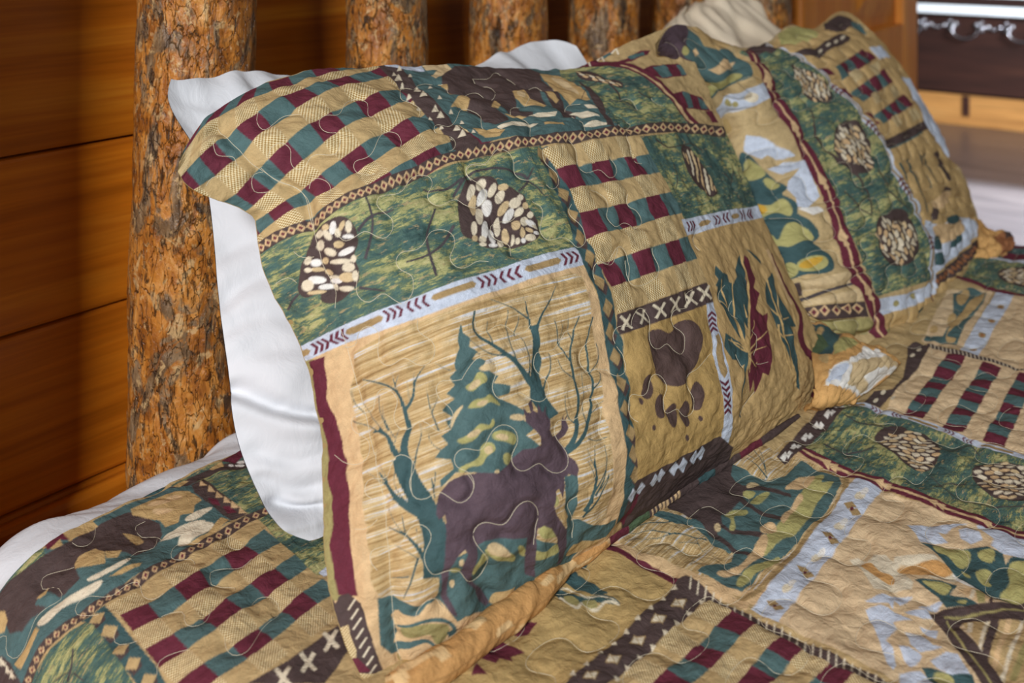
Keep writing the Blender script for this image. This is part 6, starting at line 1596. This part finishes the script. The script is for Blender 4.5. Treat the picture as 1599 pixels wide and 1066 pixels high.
for t in (62, 74, 150, 163, 240, 253, 330):
    c.poly([at_(t - 12), at_(t + 7, 5), at_(t + 6, 2), at_(t + 14), at_(t + 6, -2), at_(t + 7, -5)], T_['sand'])
polys(c, y6, 'brown', (230, 488, 375, 545, 200, 700, 60, 845, -60, 920, -120, 870, 100, 640), sm=False)
for x, y in ((312, 525), (250, 588), (170, 652), (95, 738), (15, 815), (-50, 870)):
    c.poly(y6(x - 42, y + 10, x - 8, y - 28, x + 8, y - 4, x - 12, y + 28), T_['white']); c.poly(y6(x + 2, y - 4, x + 20, y - 26, x + 44, y - 8, x + 12, y + 18), T_['white'])
# --- checks and strips toward the far side
c.poly(y6(920, 100, 1160, 165, 1900, 330, 1900, 980, 1300, 790, 640, 560, 700, 430, 800, 300), T_['field'])
strip(c, y6, (1070, 163), (1198, 185), (898, 622), (758, 590), 9, ('wine', 'teal'))
strip(c, y6, (1315, 222), (1442, 262), (1178, 708), (1028, 682), 9, ('wine', 'teal'))
strip(c, y6, (1565, 292), (1690, 328), (1462, 805), (1312, 757), 9, ('wine', 'teal'))
polys(c, y6, 'brown', (790, 110, 850, 85, 945, 112, 870, 260, 760, 362, 700, 445, 600, 535, 485, 500, 560, 430, 690, 425, 755, 335, 790, 200), sm=False)
for x, y in ((870, 138), (825, 190), (622, 440), (570, 490), (690, 480)): ell(c, y6, x, y, 20, 12, -35, 'cream')
cs = [tuple(p) for p in y6(300, 478, 380, 485, 530, 532, 780, 618, 1020, 692, 1250, 772, 1450, 835, 1750, 930)]
c.line(cs, [7, 7.5, 8, 9], T_['blue'])
at_, L_ = frame(cs)
chevrons(c, cs, [(58, 1), (64, 1), (70, 1), (92, -1), (98, -1), (104, -1), (178, 1), (184, 1), (190, 1), (208, -1), (214, -1), (220, -1)], 3.2, 3.5, 3)
for a, b in ((4, 46), (116, 166), (236, 290)): hexbar(c, cs, a, b, 1.7)
at_, L_ = frame([tuple(p) for p in y6(930, 95, 1100, 152, 1300, 198, 1599, 275, 1800, 330)])
c.line(y6(930, 95, 1100, 152, 1300, 198, 1599, 275, 1800, 330), 6.5, T_['brown'])
for k in range(30): c.line([at_(4 + k * 6.5, -3), at_(7 + k * 6.5, 3)], 1.5, T_['cream'])
# far panel, pale strip, moss
polys(c, y4, 'field', (1080, 540, 1400, 540, 1170, 960, 900, 900), (1520, 575, 1800, 640, 1800, 1150, 1290, 1000), sm=False)
polys(c, y4, 'teal', (1120, 560, 1230, 530, 1345, 560, 1320, 640, 1200, 790, 1140, 920, 920, 890, 940, 850, 1050, 860, 1120, 760), sm=False)
polys(c, y4, 'gold', (1140, 600, 1200, 540, 1230, 560, 1180, 650), (1180, 690, 1260, 600, 1330, 560, 1300, 640, 1220, 720, 1100, 830, 1080, 860, 1140, 880, 1100, 900, 1070, 870), (960, 820, 1000, 790, 1010, 830), (1080, 760, 1110, 710, 1140, 720, 1100, 800))
polys(c, y4, 'blue', (1410, 555, 1535, 582, 1290, 1000, 1165, 965), sm=False)
for x, y in ((1440, 655), (1380, 760), (1315, 855), (1255, 955)): ell(c, y4, x, y, 26, 15, 5, 'khaki'); ell(c, y4, x, y, 9, 8, 0, 'rust')
c.poly(y4(1180, 480, 1270, 300, 1700, 340, 1700, 600, 1400, 535), T_['moss'], 0)
autocone(c, y4, (1420, 440, 1500, 400, 1650, 400, 1650, 520, 1500, 510), 5, 22, 7, 6, ('cream', 'beige'))
c.line(y4(1140, 470, 1280, 510, 1400, 545, 1700, 610), 4.5, T_['wine'])
c.line(y4(1290, 318, 1420, 330, 1700, 360), 4, T_['blue'])
strip(c, y4, (1490, 150), (1700, 190), (1660, 345), (1450, 322), 5, ('wine', 'teal'))
# quilting: traced lines near the head, wandering ones elsewhere
for p in ((1060, 445, 1055, 420, 985, 408, 930, 385, 940, 345, 1090, 325), (880, 300, 860, 280, 760, 265, 735, 230, 790, 200), (855, 290, 845, 330, 760, 360, 710, 400), (410, 455, 300, 470, 230, 520, 235, 560, 320, 560, 345, 600, 300, 645, 215, 700, 170, 800, 140, 880, 90, 935, 60, 920, 40, 810, 0, 830), (500, 600, 420, 640, 415, 690, 480, 705, 545, 705), (500, 600, 620, 590, 680, 545, 760, 530, 775, 590, 820, 615, 890, 590), (870, 1040, 870, 980, 930, 930, 1030, 910), (880, 720, 960, 690, 1000, 700, 1010, 760, 1060, 775, 1120, 740, 1160, 660), (1240, 280, 1250, 340, 1310, 350, 1330, 320), (1150, 540, 1145, 480, 1200, 460, 1290, 460, 1370, 420), (1150, 540, 1210, 550, 1280, 560, 1260, 610), (1370, 660, 1400, 620, 1480, 620, 1520, 690, 1440, 770, 1390, 850, 1340, 920, 1270, 930, 1235, 900, 1225, 840), (640, 790, 630, 850, 690, 870, 760, 860), (520, 240, 500, 310, 430, 335, 395, 325)):
    c.stitch(x1(*p))
ii0 = int(np.argmin(abs(qb + 0.86))); 
left_ok = lambda i, j: ~((np.interp(j, np.arange(len(qa)), qa) < 0.13) & (np.interp(i, np.arange(len(qb)), qb) > -0.42))
meander(c, (ii0, len(qb) - 8, int(np.argmin(abs(qa + 0.30))), int(np.argmin(abs(qa - 1.48)))), 13, 70, 16, 8, left_ok)
quilt = empty('quilt', (0.62, -0.9, BED - 0.01))
tag(quilt, 'patchwork lodge-print quilt spread over the bed', 'quilt')
qt.relief(0.0048, 8.0, 0.0015 + 0.0016 * fbm(A * 18, B * 18, 2, 24) + 0.001 * fbm(A * 60, B * 60, 2, 29))
# under the pillows the cloth is coarse, elsewhere fine
hid = (B > -0.30) & (A > 0.16) & (B < 0.5)
hid |= (B > -0.40) & (A > 0.75) & (A < 1.28)
keep = ~hid
qt.mesh('quilt_top', M_PRINT, quilt, keep)
tag(qt.threads('quilting_thread', quilt, 0.00022, 0.0), kind='stuff')
ca = np.linspace(-0.40, 1.70, 120); cb = np.linspace(-1.9, -0.02, 90)
A2, B2 = np.meshgrid(ca, cb)
mesh_obj('lining', bed_top(A2, B2, -0.0035).reshape(-1, 3), grid_faces(90, 120), M_LINING, quilt)
t = np.linspace(-0.45, 1.7, 500)
pts = bed_top(t, np.full(500, -0.009), 0.0)
pts[:, 2] += 0.001 * vnoise(t * 40, t * 0, 3)
V, Fc = tube(pts, 0.0045, 8)
o = mesh_obj('binding', V, Fc, M_PRINT, quilt)
nV = len(o.data.vertices)
paint(o, np.tile(lin(PAL['dteal']), (nV, 1)), np.zeros((nV, 3)), np.repeat(np.stack([t, t * 0], -1), 8, 0))
